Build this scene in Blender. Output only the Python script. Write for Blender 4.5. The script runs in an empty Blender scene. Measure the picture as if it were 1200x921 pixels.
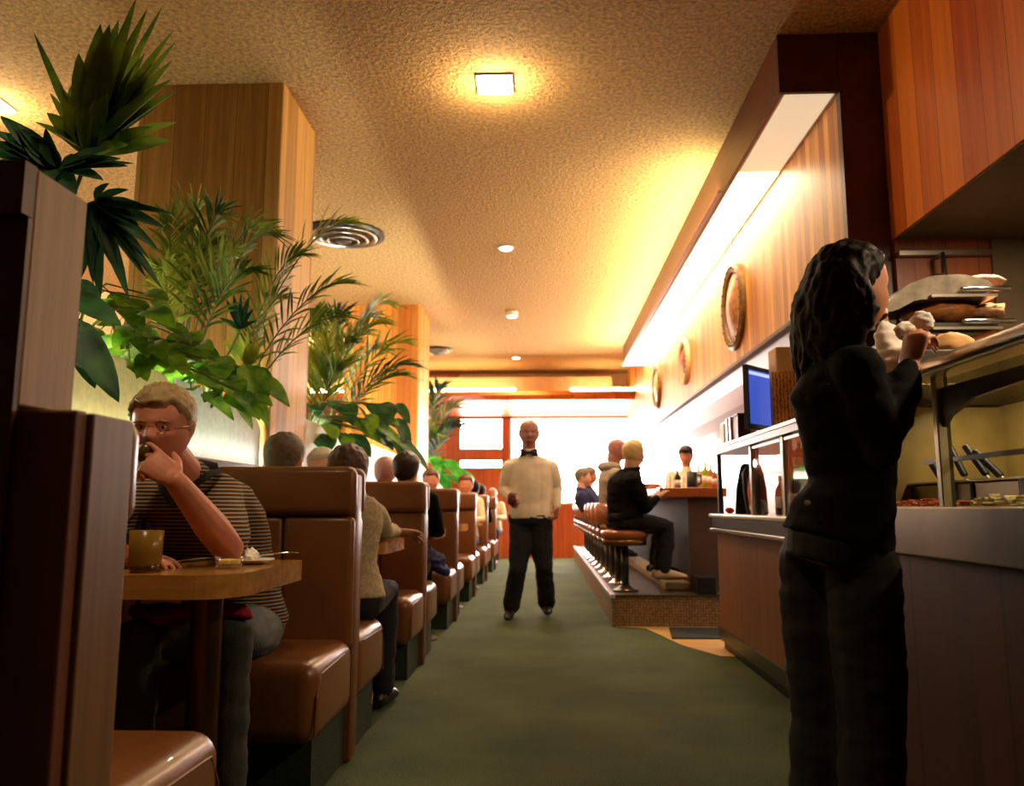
import bpy, bmesh, math, random
from mathutils import Vector as V, Matrix, noise
random.seed(11)
PI = math.pi
SC = bpy.context.scene
COL = SC.collection

# ------------------------------------------------------------------ camera geometry
F_PX = 950.0; VX, VY = 637.0, 594.0; CX, CY = 600.0, 460.5; EYE = 1.0
PITCH = math.atan((VY-CY)/F_PX); YAW = math.atan((VX-CX)/F_PX*math.cos(PITCH))
_r = V((math.cos(YAW), math.sin(YAW), 0))
_u = V((math.sin(YAW)*math.sin(PITCH), -math.cos(YAW)*math.sin(PITCH), math.cos(PITCH)))
_f = V((-math.sin(YAW)*math.cos(PITCH), math.cos(YAW)*math.cos(PITCH), math.sin(PITCH)))
def at(x, y, Y=None, X=None, Z=None):
    """point of the place seen at photo pixel (x, y) on the plane Y / X / Z = value"""
    d = _f + _r*((x-CX)/F_PX) + _u*((CY-y)/F_PX)
    t = Y/d.y if Y is not None else X/d.x if X is not None else (Z-EYE)/d.z
    return V((0, 0, EYE)) + d*t

cam = bpy.data.cameras.new('camera'); co = bpy.data.objects.new('camera', cam); COL.objects.link(co)
co.location = (0, 0, EYE); co.rotation_euler = (PI/2+PITCH, 0, YAW)
cam.sensor_width = 36; cam.lens = 36*F_PX/1200; cam.clip_start = .05; cam.clip_end = 100
cam.dof.use_dof = True; cam.dof.focus_distance = 2.7; cam.dof.aperture_fstop = 3.2
SC.camera = co

# ------------------------------------------------------------------ materials
def nodes(name):
    m = bpy.data.materials.new(name); m.use_nodes = True
    nt = m.node_tree; b = nt.nodes['Principled BSDF']
    return m, nt, b
def col4(c): return (c[0], c[1], c[2], 1)
def srgb(r, g, b):
    f = lambda v: (v/255/12.92) if v/255 <= .04045 else ((v/255+.055)/1.055)**2.4
    return (f(r), f(g), f(b))
def N(nt, t, **k):
    n = nt.nodes.new(t)
    for a, v in k.items(): setattr(n, a, v)
    return n
def coords(nt, scale=(1, 1, 1), kind='Object'):
    tc = N(nt, 'ShaderNodeTexCoord'); mp = N(nt, 'ShaderNodeMapping')
    mp.inputs['Scale'].default_value = scale
    nt.links.new(tc.outputs[kind], mp.inputs[0]); return mp.outputs[0]
def ramp(nt, fac, stops):
    r = N(nt, 'ShaderNodeValToRGB'); e = r.color_ramp.elements
    while len(e) < len(stops): e.new(.5)
    for i, (p, c) in enumerate(stops): e[i].position = p; e[i].color = col4(c)
    nt.links.new(fac, r.inputs[0]); return r.outputs[0]
def bump(nt, b, h, strength, dist=.01):
    n = N(nt, 'ShaderNodeBump'); n.inputs['Strength'].default_value = strength; n.inputs['Distance'].default_value = dist
    nt.links.new(h, n.inputs['Height']); nt.links.new(n.outputs[0], b.inputs['Normal'])
def noise_tex(nt, vec, scale, detail=3, rough=.55):
    n = N(nt, 'ShaderNodeTexNoise'); n.inputs['Scale'].default_value = scale
    n.inputs['Detail'].default_value = detail; n.inputs['Roughness'].default_value = rough
    nt.links.new(vec, n.inputs['Vector']); return n.outputs['Fac']
def plain(name, c, rough=.5, metal=0., var=.0, vscale=8, bmp=0., bscale=60, coat=0., trans=0., ior=1.45, sheen=0.):
    m, nt, b = nodes(name)
    b.inputs['Base Color'].default_value = col4(c); b.inputs['Roughness'].default_value = rough
    b.inputs['Metallic'].default_value = metal; b.inputs['Coat Weight'].default_value = coat
    b.inputs['Transmission Weight'].default_value = trans; b.inputs['IOR'].default_value = ior
    b.inputs['Sheen Weight'].default_value = sheen
    vec = coords(nt)
    if var:
        f = noise_tex(nt, vec, vscale, 4)
        o = ramp(nt, f, [(.3, [v*(1-var) for v in c]), (.7, [min(1, v*(1+var)) for v in c])])
        nt.links.new(o, b.inputs['Base Color'])
    if bmp: bump(nt, b, noise_tex(nt, vec, bscale, 3), bmp, .004)
    return m
def wood(name, dark, light, board=.14, rough=.4, axis='z', gs=14, seam=.012, contrast=.5):
    """veneer with grain running along axis and boards side by side across it"""
    m, nt, b = nodes(name); b.inputs['Roughness'].default_value = rough
    sc = {'z': (gs, gs, .35), 'x': (.35, gs, gs), 'y': (gs, .35, gs)}[axis]
    g = noise_tex(nt, coords(nt, sc), 3.0, 5, .6)
    sep = N(nt, 'ShaderNodeSeparateXYZ'); nt.links.new(coords(nt), sep.inputs[0])
    def mt(op, a, bb=None):
        n = N(nt, 'ShaderNodeMath', operation=op)
        for i, v in enumerate((a, bb)):
            if v is None: continue
            if isinstance(v, (int, float)): n.inputs[i].default_value = v
            else: nt.links.new(v, n.inputs[i])
        return n.outputs[0]
    ab = [sep.outputs[i] for i in range(3) if 'xyz'[i] != axis]
    s = mt('DIVIDE', mt('ADD', ab[0], ab[1]), board)
    fl = mt('FLOOR', s); fr = mt('SUBTRACT', s, fl)
    wn = N(nt, 'ShaderNodeTexWhiteNoise', noise_dimensions='1D'); nt.links.new(fl, wn.inputs['W'])
    f = mt('ADD', mt('MULTIPLY', g, 1-contrast*.5), mt('MULTIPLY', wn.outputs['Value'], contrast*.5))
    c = ramp(nt, f, [(.3, dark), (.72, light)])
    if seam:
        k = mt('MULTIPLY', mt('GREATER_THAN', fr, seam), mt('LESS_THAN', fr, 1-seam))
        mx = N(nt, 'ShaderNodeMix', data_type='RGBA'); nt.links.new(k, mx.inputs['Factor'])
        mx.inputs['A'].default_value = col4([v*.45 for v in dark]); nt.links.new(c, mx.inputs['B']); c = mx.outputs['Result']
    nt.links.new(c, b.inputs['Base Color'])
    return m
def emit(name, c, s):
    m, nt, b = nodes(name)
    b.inputs['Base Color'].default_value = col4(c)
    b.inputs['Emission Color'].default_value = col4(c); b.inputs['Emission Strength'].default_value = s
    return m
def leafmat(name, c1, c2, tr=.35, scale=5):
    m, nt, b = nodes(name)
    o = ramp(nt, noise_tex(nt, coords(nt), scale, 3), [(.35, c1), (.68, c2)])
    nt.links.new(o, b.inputs['Base Color']); b.inputs['Roughness'].default_value = .5; b.inputs['Specular IOR Level'].default_value = .25
    t = N(nt, 'ShaderNodeBsdfTranslucent'); nt.links.new(o, t.inputs[0])
    mx = N(nt, 'ShaderNodeMixShader'); mx.inputs[0].default_value = tr
    out = nt.nodes['Material Output']
    nt.links.new(b.outputs[0], mx.inputs[1]); nt.links.new(t.outputs[0], mx.inputs[2]); nt.links.new(mx.outputs[0], out.inputs[0])
    return m
def frosted(name, c, tr=.7):
    m, nt, b = nodes(name)
    b.inputs['Base Color'].default_value = col4(c); b.inputs['Roughness'].default_value = .25
    f = noise_tex(nt, coords(nt, (1, 6, 6)), 4, 4)
    o = ramp(nt, f, [(.3, [v*.8 for v in c]), (.7, c)])
    t = N(nt, 'ShaderNodeBsdfTranslucent'); nt.links.new(o, t.inputs[0]); nt.links.new(o, b.inputs['Base Color'])
    mx = N(nt, 'ShaderNodeMixShader'); mx.inputs[0].default_value = tr
    nt.links.new(b.outputs[0], mx.inputs[1]); nt.links.new(t.outputs[0], mx.inputs[2])
    nt.links.new(mx.outputs[0], nt.nodes['Material Output'].inputs[0])
    return m
def clear(name, c=(1, 1, 1), a=.85, rough=.03):
    """thin clear glass: mostly see-through, with a glossy skin"""
    m, nt, b = nodes(name)
    t = N(nt, 'ShaderNodeBsdfTransparent'); t.inputs[0].default_value = col4(c)
    g = N(nt, 'ShaderNodeBsdfGlossy'); g.inputs['Roughness'].default_value = rough
    lw = N(nt, 'ShaderNodeLayerWeight'); lw.inputs[0].default_value = .35
    fr = N(nt, 'ShaderNodeMath', operation='MULTIPLY_ADD'); nt.links.new(lw.outputs['Facing'], fr.inputs[0]); fr.inputs[1].default_value = .35; fr.inputs[2].default_value = .03
    mx = N(nt, 'ShaderNodeMixShader')
    nt.links.new(fr.outputs[0], mx.inputs[0]); nt.links.new(t.outputs[0], mx.inputs[1]); nt.links.new(g.outputs[0], mx.inputs[2])
    nt.links.new(mx.outputs[0], nt.nodes['Material Output'].inputs[0])
    return m
def striped(name, c1, c2, period, rough=.85):
    m, nt, b = nodes(name); b.inputs['Roughness'].default_value = rough
    w = N(nt, 'ShaderNodeTexWave', wave_type='BANDS', bands_direction='Z'); w.inputs['Scale'].default_value = 2*PI/20/period
    w.inputs['Distortion'].default_value = .6; w.inputs['Detail'].default_value = 1; w.inputs['Detail Scale'].default_value = .6
    nt.links.new(coords(nt), w.inputs['Vector'])
    nt.links.new(ramp(nt, w.outputs['Fac'], [(.54, c1), (.72, c2)]), b.inputs['Base Color'])
    return m

M = {}
def popcorn():
    m, nt, b = nodes('popcorn_plaster'); b.inputs['Roughness'].default_value = .95
    v = coords(nt); f = noise_tex(nt, v, 38, 4, .65)
    nt.links.new(ramp(nt, f, [(.35, srgb(176, 128, 66)), (.65, srgb(236, 190, 112))]), b.inputs['Base Color'])
    bump(nt, b, f, 1., .05); return m
def carpet(name, c1, c2):
    m, nt, b = nodes(name); b.inputs['Roughness'].default_value = .97; b.inputs['Specular IOR Level'].default_value = .15
    v = coords(nt); f = noise_tex(nt, v, 160, 3, .7); g = noise_tex(nt, v, 1.6, 3)
    mm = N(nt, 'ShaderNodeMath', operation='MULTIPLY_ADD'); nt.links.new(g, mm.inputs[0]); mm.inputs[1].default_value = .5; nt.links.new(f, mm.inputs[2])
    nt.links.new(ramp(nt, mm.outputs[0], [(.5, c1), (1.0, c2)]), b.inputs['Base Color'])
    bump(nt, b, f, .6, .01); return m
M['ceiling'] = popcorn()
M['carpet'] = carpet('green_carpet', srgb(44, 54, 40), srgb(94, 102, 70))
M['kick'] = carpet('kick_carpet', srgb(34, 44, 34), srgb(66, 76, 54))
M['mat'] = plain('rubber_mat', srgb(34, 38, 30), .9, bmp=.5)
M['tan_tile'] = plain('tan_floor', srgb(196, 150, 84), .5, var=.12)
def mosaic():
    m, nt, b = nodes('mosaic_tile'); b.inputs['Roughness'].default_value = .45
    vo = N(nt, 'ShaderNodeTexVoronoi'); vo.inputs['Scale'].default_value = 42; vo.inputs['Randomness'].default_value = .25
    nt.links.new(coords(nt), vo.inputs['Vector'])
    nt.links.new(ramp(nt, vo.outputs['Distance'], [(.25, srgb(176, 138, 88)), (.6, srgb(112, 84, 52))]), b.inputs['Base Color']); return m
M['mosaic'] = mosaic()
M['pillar'] = wood('pillar_veneer', srgb(152, 104, 40), srgb(216, 164, 80), .2, .45, contrast=.7, gs=9)
M['panel'] = wood('soffit_veneer', srgb(176, 98, 26), srgb(244, 172, 70), .085, .42, contrast=1., gs=8, seam=.03)
M['panel_red'] = wood('red_veneer', srgb(198, 82, 12), srgb(248, 136, 36), .2, .4, contrast=.8, gs=7)
M['dark_wood'] = plain('dark_stained_wood', srgb(74, 40, 22), .4, var=.3, vscale=6)
M['fascia'] = wood('fascia_wood', srgb(74, 34, 14), srgb(112, 58, 26), .4, .35, 'y', seam=0)
M['post_wood'] = wood('post_wood', srgb(128, 96, 62), srgb(170, 132, 88), .3, .5, gs=16, seam=0)
M['back_brown'] = wood('booth_rear_wood', srgb(92, 50, 28), srgb(122, 70, 40), .5, .5, gs=9, seam=0)
M['end_brown'] = wood('booth_end_wood', srgb(104, 72, 40), srgb(138, 98, 56), .5, .45, gs=12, seam=0)
M['vinyl'] = plain('brown_vinyl', srgb(116, 70, 34), .33, var=.12, vscale=5, bmp=.12, bscale=180, coat=.15)
M['vinyl_back'] = plain('booth_back_vinyl', srgb(106, 64, 34), .4, var=.12, vscale=4, bmp=.1, bscale=180)
M['table'] = wood('table_laminate', srgb(150, 102, 48), srgb(196, 142, 74), .6, .18, 'x', gs=10, seam=0)
M['bronze'] = plain('bronze_metal', srgb(120, 88, 52), .35, .9)
M['steel'] = plain('brushed_steel', srgb(176, 168, 150), .3, 1., var=.08, vscale=14)
M['chrome'] = plain('chrome', srgb(225, 225, 230), .12, 1.)
M['dark_steel'] = plain('dark_steel', srgb(80, 76, 68), .35, .9)
M['brass'] = plain('brass', srgb(226, 176, 70), .2, 1.)
M['black'] = plain('black_plastic', srgb(18, 17, 18), .45)
M['counter_red'] = wood('counter_veneer', srgb(66, 26, 20), srgb(88, 38, 28), .45, .5, gs=6)
M['counter_brown'] = wood('counter_brown_veneer', srgb(104, 60, 34), srgb(132, 80, 46), .5, .5, gs=6, seam=0)
M['bar_top'] = plain('bar_top_wood', srgb(170, 84, 34), .3, var=.2)
M['bar_dark'] = plain('bar_front_dark', srgb(13, 11, 12), .6, var=.3)
M['bar_end'] = plain('bar_end_brown', srgb(78, 50, 30), .6, var=.15)
M['white_paint'] = plain('white_paint', srgb(236, 226, 214), .5)
M['lilac_paint'] = plain('lilac_paint', srgb(206, 196, 220), .4)
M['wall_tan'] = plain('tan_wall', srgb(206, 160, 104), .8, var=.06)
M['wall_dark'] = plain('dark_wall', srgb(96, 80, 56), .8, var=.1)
M['back_red'] = wood('back_wall_wood', srgb(160, 70, 26), srgb(206, 110, 48), .4, .4)
M['frosted'] = frosted('frosted_glass', srgb(240, 232, 200), .82)
M['frosted2'] = frosted('frosted_white_glass', srgb(250, 252, 248), .88)
M['clear'] = clear('clear_glass')
M['tea'] = frosted('amber_glass', srgb(186, 146, 60), .55)
M['white_ceramic'] = plain('white_ceramic', srgb(238, 232, 216), .2)
M['paper'] = plain('white_paper', srgb(250, 244, 230), .8)
M['soil'] = plain('potting_soil', srgb(40, 28, 20), 1., var=.4)
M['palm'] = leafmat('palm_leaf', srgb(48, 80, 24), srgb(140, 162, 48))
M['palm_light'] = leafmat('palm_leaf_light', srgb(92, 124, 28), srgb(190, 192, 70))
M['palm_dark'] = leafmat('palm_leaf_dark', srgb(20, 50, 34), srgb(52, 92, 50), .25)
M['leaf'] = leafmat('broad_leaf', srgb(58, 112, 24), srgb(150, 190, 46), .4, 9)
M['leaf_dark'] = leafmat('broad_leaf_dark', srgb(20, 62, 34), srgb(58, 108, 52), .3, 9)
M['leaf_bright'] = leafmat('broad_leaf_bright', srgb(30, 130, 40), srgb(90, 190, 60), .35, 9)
M['stem'] = plain('plant_stem', srgb(96, 108, 44), .6)
M['skin'] = plain('skin', srgb(206, 140, 104), .5, var=.08, vscale=18)
M['skin_red'] = plain('skin_ruddy', srgb(196, 124, 96), .5, var=.08, vscale=18)
M['skin_pale'] = plain('skin_pale', srgb(216, 164, 130), .5, var=.06, vscale=18)
M['skin_mauve'] = plain('skin_mauve', srgb(168, 112, 104), .5, var=.06, vscale=18)
M['hair_grey'] = plain('hair_sandy_grey', srgb(164, 136, 92), .6, var=.3, vscale=40, bmp=.6, bscale=120)
M['hair_salt'] = plain('hair_salt_pepper', srgb(112, 96, 76), .6, var=.4, vscale=40, bmp=.6, bscale=120)
M['hair_brown'] = plain('hair_brown', srgb(84, 50, 30), .45, var=.3, vscale=40, bmp=.6, bscale=120)
M['hair_dark'] = plain('hair_dark', srgb(40, 24, 16), .45, var=.3, vscale=40, bmp=.5, bscale=120)
M['hair_black'] = plain('hair_near_black', srgb(27, 13, 8), .6, var=.3, vscale=40, bmp=.4, bscale=120)
M['hair_blond'] = plain('hair_blond', srgb(216, 176, 116), .5, var=.15, vscale=40, bmp=.5, bscale=120)
M['hair_white'] = plain('hair_white', srgb(214, 204, 180), .6, var=.1, vscale=40, bmp=.5, bscale=120)
M['stripes'] = striped('striped_knit', srgb(32, 23, 18), srgb(156, 124, 88), .0125)
M['polo_collar'] = plain('polo_collar', srgb(38, 30, 26), .9)
M['jeans'] = plain('faded_jeans', srgb(92, 96, 96), .9, var=.2, vscale=12, bmp=.3, bscale=200)
M['red_cloth'] = plain('red_cloth', srgb(150, 24, 26), .9, var=.2)
M['sweater'] = plain('beige_sweater', srgb(176, 156, 122), .95, var=.25, vscale=60, bmp=.6, bscale=120)
M['white_shirt'] = plain('white_shirt', srgb(250, 232, 206), .8, var=.05, vscale=10)
M['black_cloth'] = plain('black_cloth', srgb(17, 15, 15), .95, bmp=.2, bscale=150)
for _m in ('black_cloth',): M[_m].node_tree.nodes['Principled BSDF'].inputs['Specular IOR Level'].default_value = .1
M['hair_black'].node_tree.nodes['Principled BSDF'].inputs['Specular IOR Level'].default_value = .12
M['black_trousers'] = plain('black_trousers', srgb(22, 18, 18), .9, bmp=.2, bscale=200)
M['dark_trousers'] = plain('dark_trousers', srgb(26, 23, 30), .9)
M['navy'] = plain('navy_cloth', srgb(28, 32, 76), .9, var=.2)
M['bow'] = plain('bow_tie_satin', srgb(34, 20, 50), .4)
M['hoodie'] = plain('grey_hoodie', srgb(150, 134, 122), .95, var=.1)
M['grey_cloth'] = plain('grey_cloth', srgb(120, 112, 106), .9, var=.1)
M['rust_cloth'] = plain('rust_cloth', srgb(170, 70, 36), .9, var=.1)
M['cream_cloth'] = plain('cream_cloth', srgb(230, 205, 170), .9)
M['shoe'] = plain('black_leather', srgb(24, 18, 16), .4)
M['shoe_pale'] = plain('pale_suede', srgb(190, 158, 118), .8)
M['eye'] = plain('eye_white', srgb(220, 205, 190), .2)
M['iris'] = plain('eye_iris', srgb(30, 22, 18), .2)
M['lips'] = plain('lip_skin', srgb(176, 96, 80), .5)

# ------------------------------------------------------------------ object helpers
def prop(o, label=None, cat=None, group=None, kind=None):
    for k, v in (('label', label), ('category', cat), ('group', group), ('kind', kind)):
        if v: o[k] = v
    return o
def thing(name, label, cat, loc=(0, 0, 0), group=None):
    o = bpy.data.objects.new(name, None); COL.objects.link(o); o.location = loc; o.empty_display_size = .1
    return prop(o, label, cat, group)
def obj(name, bm, mat, parent=None, smooth=False, angle=None):
    """link a bmesh built in world coordinates as one mesh object (under parent when given)"""
    if isinstance(bm, bmesh.types.BMesh):
        me = bpy.data.meshes.new(name)
        bmesh.ops.recalc_face_normals(bm, faces=bm.faces[:])
        bm.to_mesh(me); bm.free()
    else: me = bm
    o = bpy.data.objects.new(name, me); COL.objects.link(o)
    if not me.materials: me.materials.append(mat)
    off = V((0, 0, 0))
    p = parent
    while p is not None: off += p.location; p = p.parent
    if parent is not None:
        o.parent = parent
        me.transform(Matrix.Translation(-off))
    else:
        c = sum((V(b) for b in o.bound_box), V())/8
        z0 = min(b[2] for b in o.bound_box); base = V((c.x, c.y, z0))
        me.transform(Matrix.Translation(-base)); o.location = base
    if smooth or angle:
        me.shade_smooth()
        if angle: me.set_sharp_from_angle(angle=math.radians(angle))
    return o
def dup(root, loc, label=None, group=None):
    r = root.copy(); COL.objects.link(r); r.location = loc
    if label: r['label'] = label
    if group: r['group'] = group
    for ch in list(root.children):
        c = ch.copy(); COL.objects.link(c); c.parent = r
        for g in ch.children:
            d = g.copy(); COL.objects.link(d); d.parent = c
    return r
def B(): return bmesh.new()
def box(bm, x0, x1, y0, y1, z0, z1, bev=0, seg=3):
    t = bmesh.new(); bmesh.ops.create_cube(t, size=1)
    for v in t.verts: v.co = V(((x0+x1)/2+v.co.x*(x1-x0), (y0+y1)/2+v.co.y*(y1-y0), (z0+z1)/2+v.co.z*(z1-z0)))
    if bev: bmesh.ops.bevel(t, geom=t.edges[:]+t.verts[:], offset=bev, segments=seg, affect='EDGES', profile=.5)
    merge(bm, t); return bm
def merge(bm, t, mtx=None):
    if mtx is not None: bmesh.ops.transform(t, matrix=mtx, verts=t.verts[:])
    me = bpy.data.meshes.new('_tmp'); t.to_mesh(me); t.free(); bm.from_mesh(me); bpy.data.meshes.remove(me)
def frame(d, ref=None):
    d = d.normalized(); ref = V(ref) if ref is not None else (V((0, 0, 1)) if abs(d.z) < .9 else V((0, 1, 0)))
    a = (ref - d*ref.dot(d)).normalized(); return a, d.cross(a)
def loft(bm, rings):
    """closed surface through rings of equal point count, capped at both ends"""
    R = [[bm.verts.new(p) for p in r] for r in rings]; n = len(R[0])
    for i in range(len(R)-1):
        for j in range(n): bm.faces.new((R[i][j], R[i][(j+1) % n], R[i+1][(j+1) % n], R[i+1][j]))
    for r in (R[0][::-1], R[-1]):
        if n > 4:
            c = bm.verts.new(sum((v.co for v in r), V())/n)
            for j in range(n): bm.faces.new((r[j], r[(j+1) % n], c))
        else: bm.faces.new(r)
    return bm
def ell(c, a, b, ra, rb, n=16): return [c + a*(ra*math.cos(2*PI*j/n)) + b*(rb*math.sin(2*PI*j/n)) for j in range(n)]
def tube(bm, pts, rad, seg=10, ref=None, round_ends=True):
    """tapering limb through pts; each radius a number or (along ref, across)"""
    pts = [V(p) for p in pts]
    rr = [(r, r) if isinstance(r, (int, float)) else r for r in rad]
    rings = []; n = len(pts); a = None
    for i, p in enumerate(pts):
        d = (pts[min(i+1, n-1)]-pts[max(i-1, 0)])
        if i > 0 and i < n-1: d = (pts[i+1]-p).normalized() + (p-pts[i-1]).normalized()
        d = d.normalized() if d.length > 1e-9 else V((0, 0, 1))
        if ref is not None or a is None: a, b = frame(d, ref)
        else: a = (a - d*a.dot(d)).normalized(); b = d.cross(a)
        if i == 0 and round_ends:
            m = min(rr[0])
            rings += [ell(p-d*m*.9, a, b, rr[0][0]*.4, rr[0][1]*.4, seg), ell(p-d*m*.6, a, b, rr[0][0]*.78, rr[0][1]*.78, seg)]
        rings.append(ell(p, a, b, rr[i][0], rr[i][1], seg))
        if i == n-1 and round_ends:
            m = min(rr[-1])
            rings += [ell(p+d*m*.6, a, b, rr[-1][0]*.78, rr[-1][1]*.78, seg), ell(p+d*m*.9, a, b, rr[-1][0]*.4, rr[-1][1]*.4, seg)]
    return loft(bm, rings)
def cyl(bm, c, r, z0, z1, seg=24, r2=None):
    r2 = r if r2 is None else r2; X, Y = V((1, 0, 0)), V((0, 1, 0))
    return loft(bm, [ell(V((c[0], c[1], z0)), X, Y, r, r, seg), ell(V((c[0], c[1], z1)), X, Y, r2, r2, seg)])
def lathe(bm, c, prof, seg=20, axis=None):
    """prof: (radius, height) pairs along axis (default up) from point c"""
    c = V(c); d = V(axis or (0, 0, 1)).normalized(); a, b = frame(d)
    return loft(bm, [ell(c+d*h, a, b, max(r, .0004), max(r, .0004), seg) for r, h in prof])
def prism(bm, poly, axis, lo, hi):
    """extrude a 2-D outline along x, y or z between lo and hi"""
    def pt(q, h): return V((h, q[0], q[1])) if axis == 'x' else V((q[0], h, q[1])) if axis == 'y' else V((q[0], q[1], h))
    a = [bm.verts.new(pt(q, lo)) for q in poly]; b = [bm.verts.new(pt(q, hi)) for q in poly]
    bm.faces.new(a[::-1]); bm.faces.new(b); n = len(a)
    for i in range(n): bm.faces.new((a[i], a[(i+1) % n], b[(i+1) % n], b[i]))
    return bm
def ball(bm, c, r, seg=16, sc=(1, 1, 1)):
    t = bmesh.new(); bmesh.ops.create_uvsphere(t, u_segments=seg, v_segments=max(6, seg*2//3), radius=r)
    for v in t.verts: v.co = V((v.co.x*sc[0], v.co.y*sc[1], v.co.z*sc[2])) + V(c)
    merge(bm, t); return bm
def fuse(bm, voxel, sm=3, wrinkle=0., wscale=9., seed=0., zs=1.7):
    """one continuous skin around everything in bm"""
    me = bpy.data.meshes.new('_f'); bmesh.ops.recalc_face_normals(bm, faces=bm.faces[:]); bm.to_mesh(me); bm.free()
    o = bpy.data.objects.new('_f', me); COL.objects.link(o)
    md = o.modifiers.new('r', 'REMESH'); md.mode = 'VOXEL'; md.voxel_size = voxel
    if sm: s = o.modifiers.new('s', 'SMOOTH'); s.iterations = sm; s.factor = .5
    dg = bpy.context.evaluated_depsgraph_get(); ev = o.evaluated_get(dg)
    out = bpy.data.meshes.new_from_object(ev); bpy.data.objects.remove(o); bpy.data.meshes.remove(me)
    if wrinkle:
        ns = [v.normal.copy() for v in out.vertices]
        for v, n in zip(out.vertices, ns):
            q = V((v.co.x*wscale*.7, v.co.y*wscale*.7, v.co.z*wscale*zs)) + V((seed, seed*2, 0))
            v.co += n*wrinkle*noise.noise(q) + n*wrinkle*.6*noise.noise(q*2.3)
    out.shade_smooth()
    return out
# ------------------------------------------------------------------ people
def sstep(a, b, x):
    t = max(0, min(1, (x-a)/(b-a))); return t*t*(3-2*t)
def head_surf(nx, ny, nz):
    """unit head (1 = chin to crown), y forward; n a unit direction"""
    low = sstep(-.05, -.9, nz); 
    x = .335*nx*(1-.30*low*low); y = .40*ny; z = .5*nz
    full = 1+.20*sstep(0, .72, nz); x *= full; y *= 1+(full-1)*.7
    if ny > 0:
        y *= 1-.06*sstep(.1, .6, nz)
        y += .035*low*ny                              # chin forward
    else:
        y *= 1-.42*sstep(-.15, -.8, nz)
        y -= .03*sstep(-.3, .4, nz)*(-ny)
    if ny > .2:
        g = lambda cx, cz, sx, sz: math.exp(-((abs(x)-cx)/sx)**2-((z-cz)/sz)**2)
        y += .024*g(0, .085, .2, .05)                                   # brow
        y -= .050*g(.135, .015, .075, .05)                              # eye sockets
        nose = math.exp(-(x/.052)**2)*(sstep(.07, -.11, z) if z > -.11 else sstep(-.175, -.12, z))
        y += .105*nose + .02*g(.055, -.115, .03, .03)
        y += .022*g(.17, -.07, .08, .06)                                # cheeks
        y += .026*g(0, -.235, .11, .022) + .026*g(0, -.29, .09, .022) - .014*g(0, -.262, .12, .008)
        y += .02*g(0, -.42, .09, .05) - .015*g(0, -.345, .1, .025)
    return V((x, y, z))
def head_axes(F, up):
    F = V(F).normalized(); up = V(up); up = (up-F*up.dot(F)).normalized(); X = F.cross(up); return X, F, up
def head(bm, c, F, h, up=(0, 0, 1), offs=None, seg=48, ears=True):
    X, Y, Z = head_axes(F, up); c = V(c)
    t = bmesh.new(); bmesh.ops.create_uvsphere(t, u_segments=seg, v_segments=seg*2//3, radius=1)
    for v in t.verts:
        n = v.co.normalized(); p = head_surf(n.x, n.y, n.z)
        if offs: p += V((n.x*.8, n.y, n.z*1.1))*offs(n, p)
        v.co = c + (X*p.x + Y*p.y + Z*p.z)*h
    merge(bm, t)
    if ears and not offs:
        for s in (-1, 1):
            q = lambda x, y, z: c + (X*x*s + Y*y + Z*z)*h
            tube(bm, [q(.315, -.02, -.12), q(.345, -.05, -.03), q(.36, -.075, .06), q(.345, -.045, .10)],
                 [(.022*h, .03*h), (.028*h, .055*h), (.024*h, .06*h), (.018*h, .035*h)], 8, ref=X)
    return bm
def hair_short(front=.60, side=.12, back=-.45, t=.05, lump=.018):
    def f(n, p):
        thr = side + (front-side)*max(0, n.y)**1.2 if n.y > 0 else side + (side-back)*n.y
        if n.y > .15: thr += .16*math.exp(-((abs(n.x)-.52)/.16)**2) + .05*noise.noise(n*6)
        w = sstep(thr-.04, thr+.10, n.z)
        if abs(n.x) > .55 and -.25 < n.y < .5: w = max(w, sstep(-.12, -.02, n.z)*sstep(.45, .1, n.y))
        k = noise.noise(V((n.x*7, n.y*7, n.z*9)))*lump + noise.noise(V((n.x*22+n.z*6, n.y*9, n.z*14)))*lump*.6
        return w*(t*(.45+.55*sstep(-.1, .6, n.z))+k+.012*max(0, n.z)) - .05*(1-w)
    return f
def fringe(t=.03):
    def f(n, p):
        w = sstep(.42, .28, n.z)*sstep(-.55, -.35, n.z)*sstep(.1, -.12, n.y)
        return w*(t+.01*noise.noise(n*8)) - .05*(1-w)
    return f
def bob(t=.10):
    def f(n, p):
        thr = .55*sstep(.1, .7, n.y) - .75*sstep(.22, -.12, n.y)
        w = sstep(thr-.05, thr+.12, n.z)
        return w*(t+.03*noise.noise(n*5)) - .05*(1-w)
    return f
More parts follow.
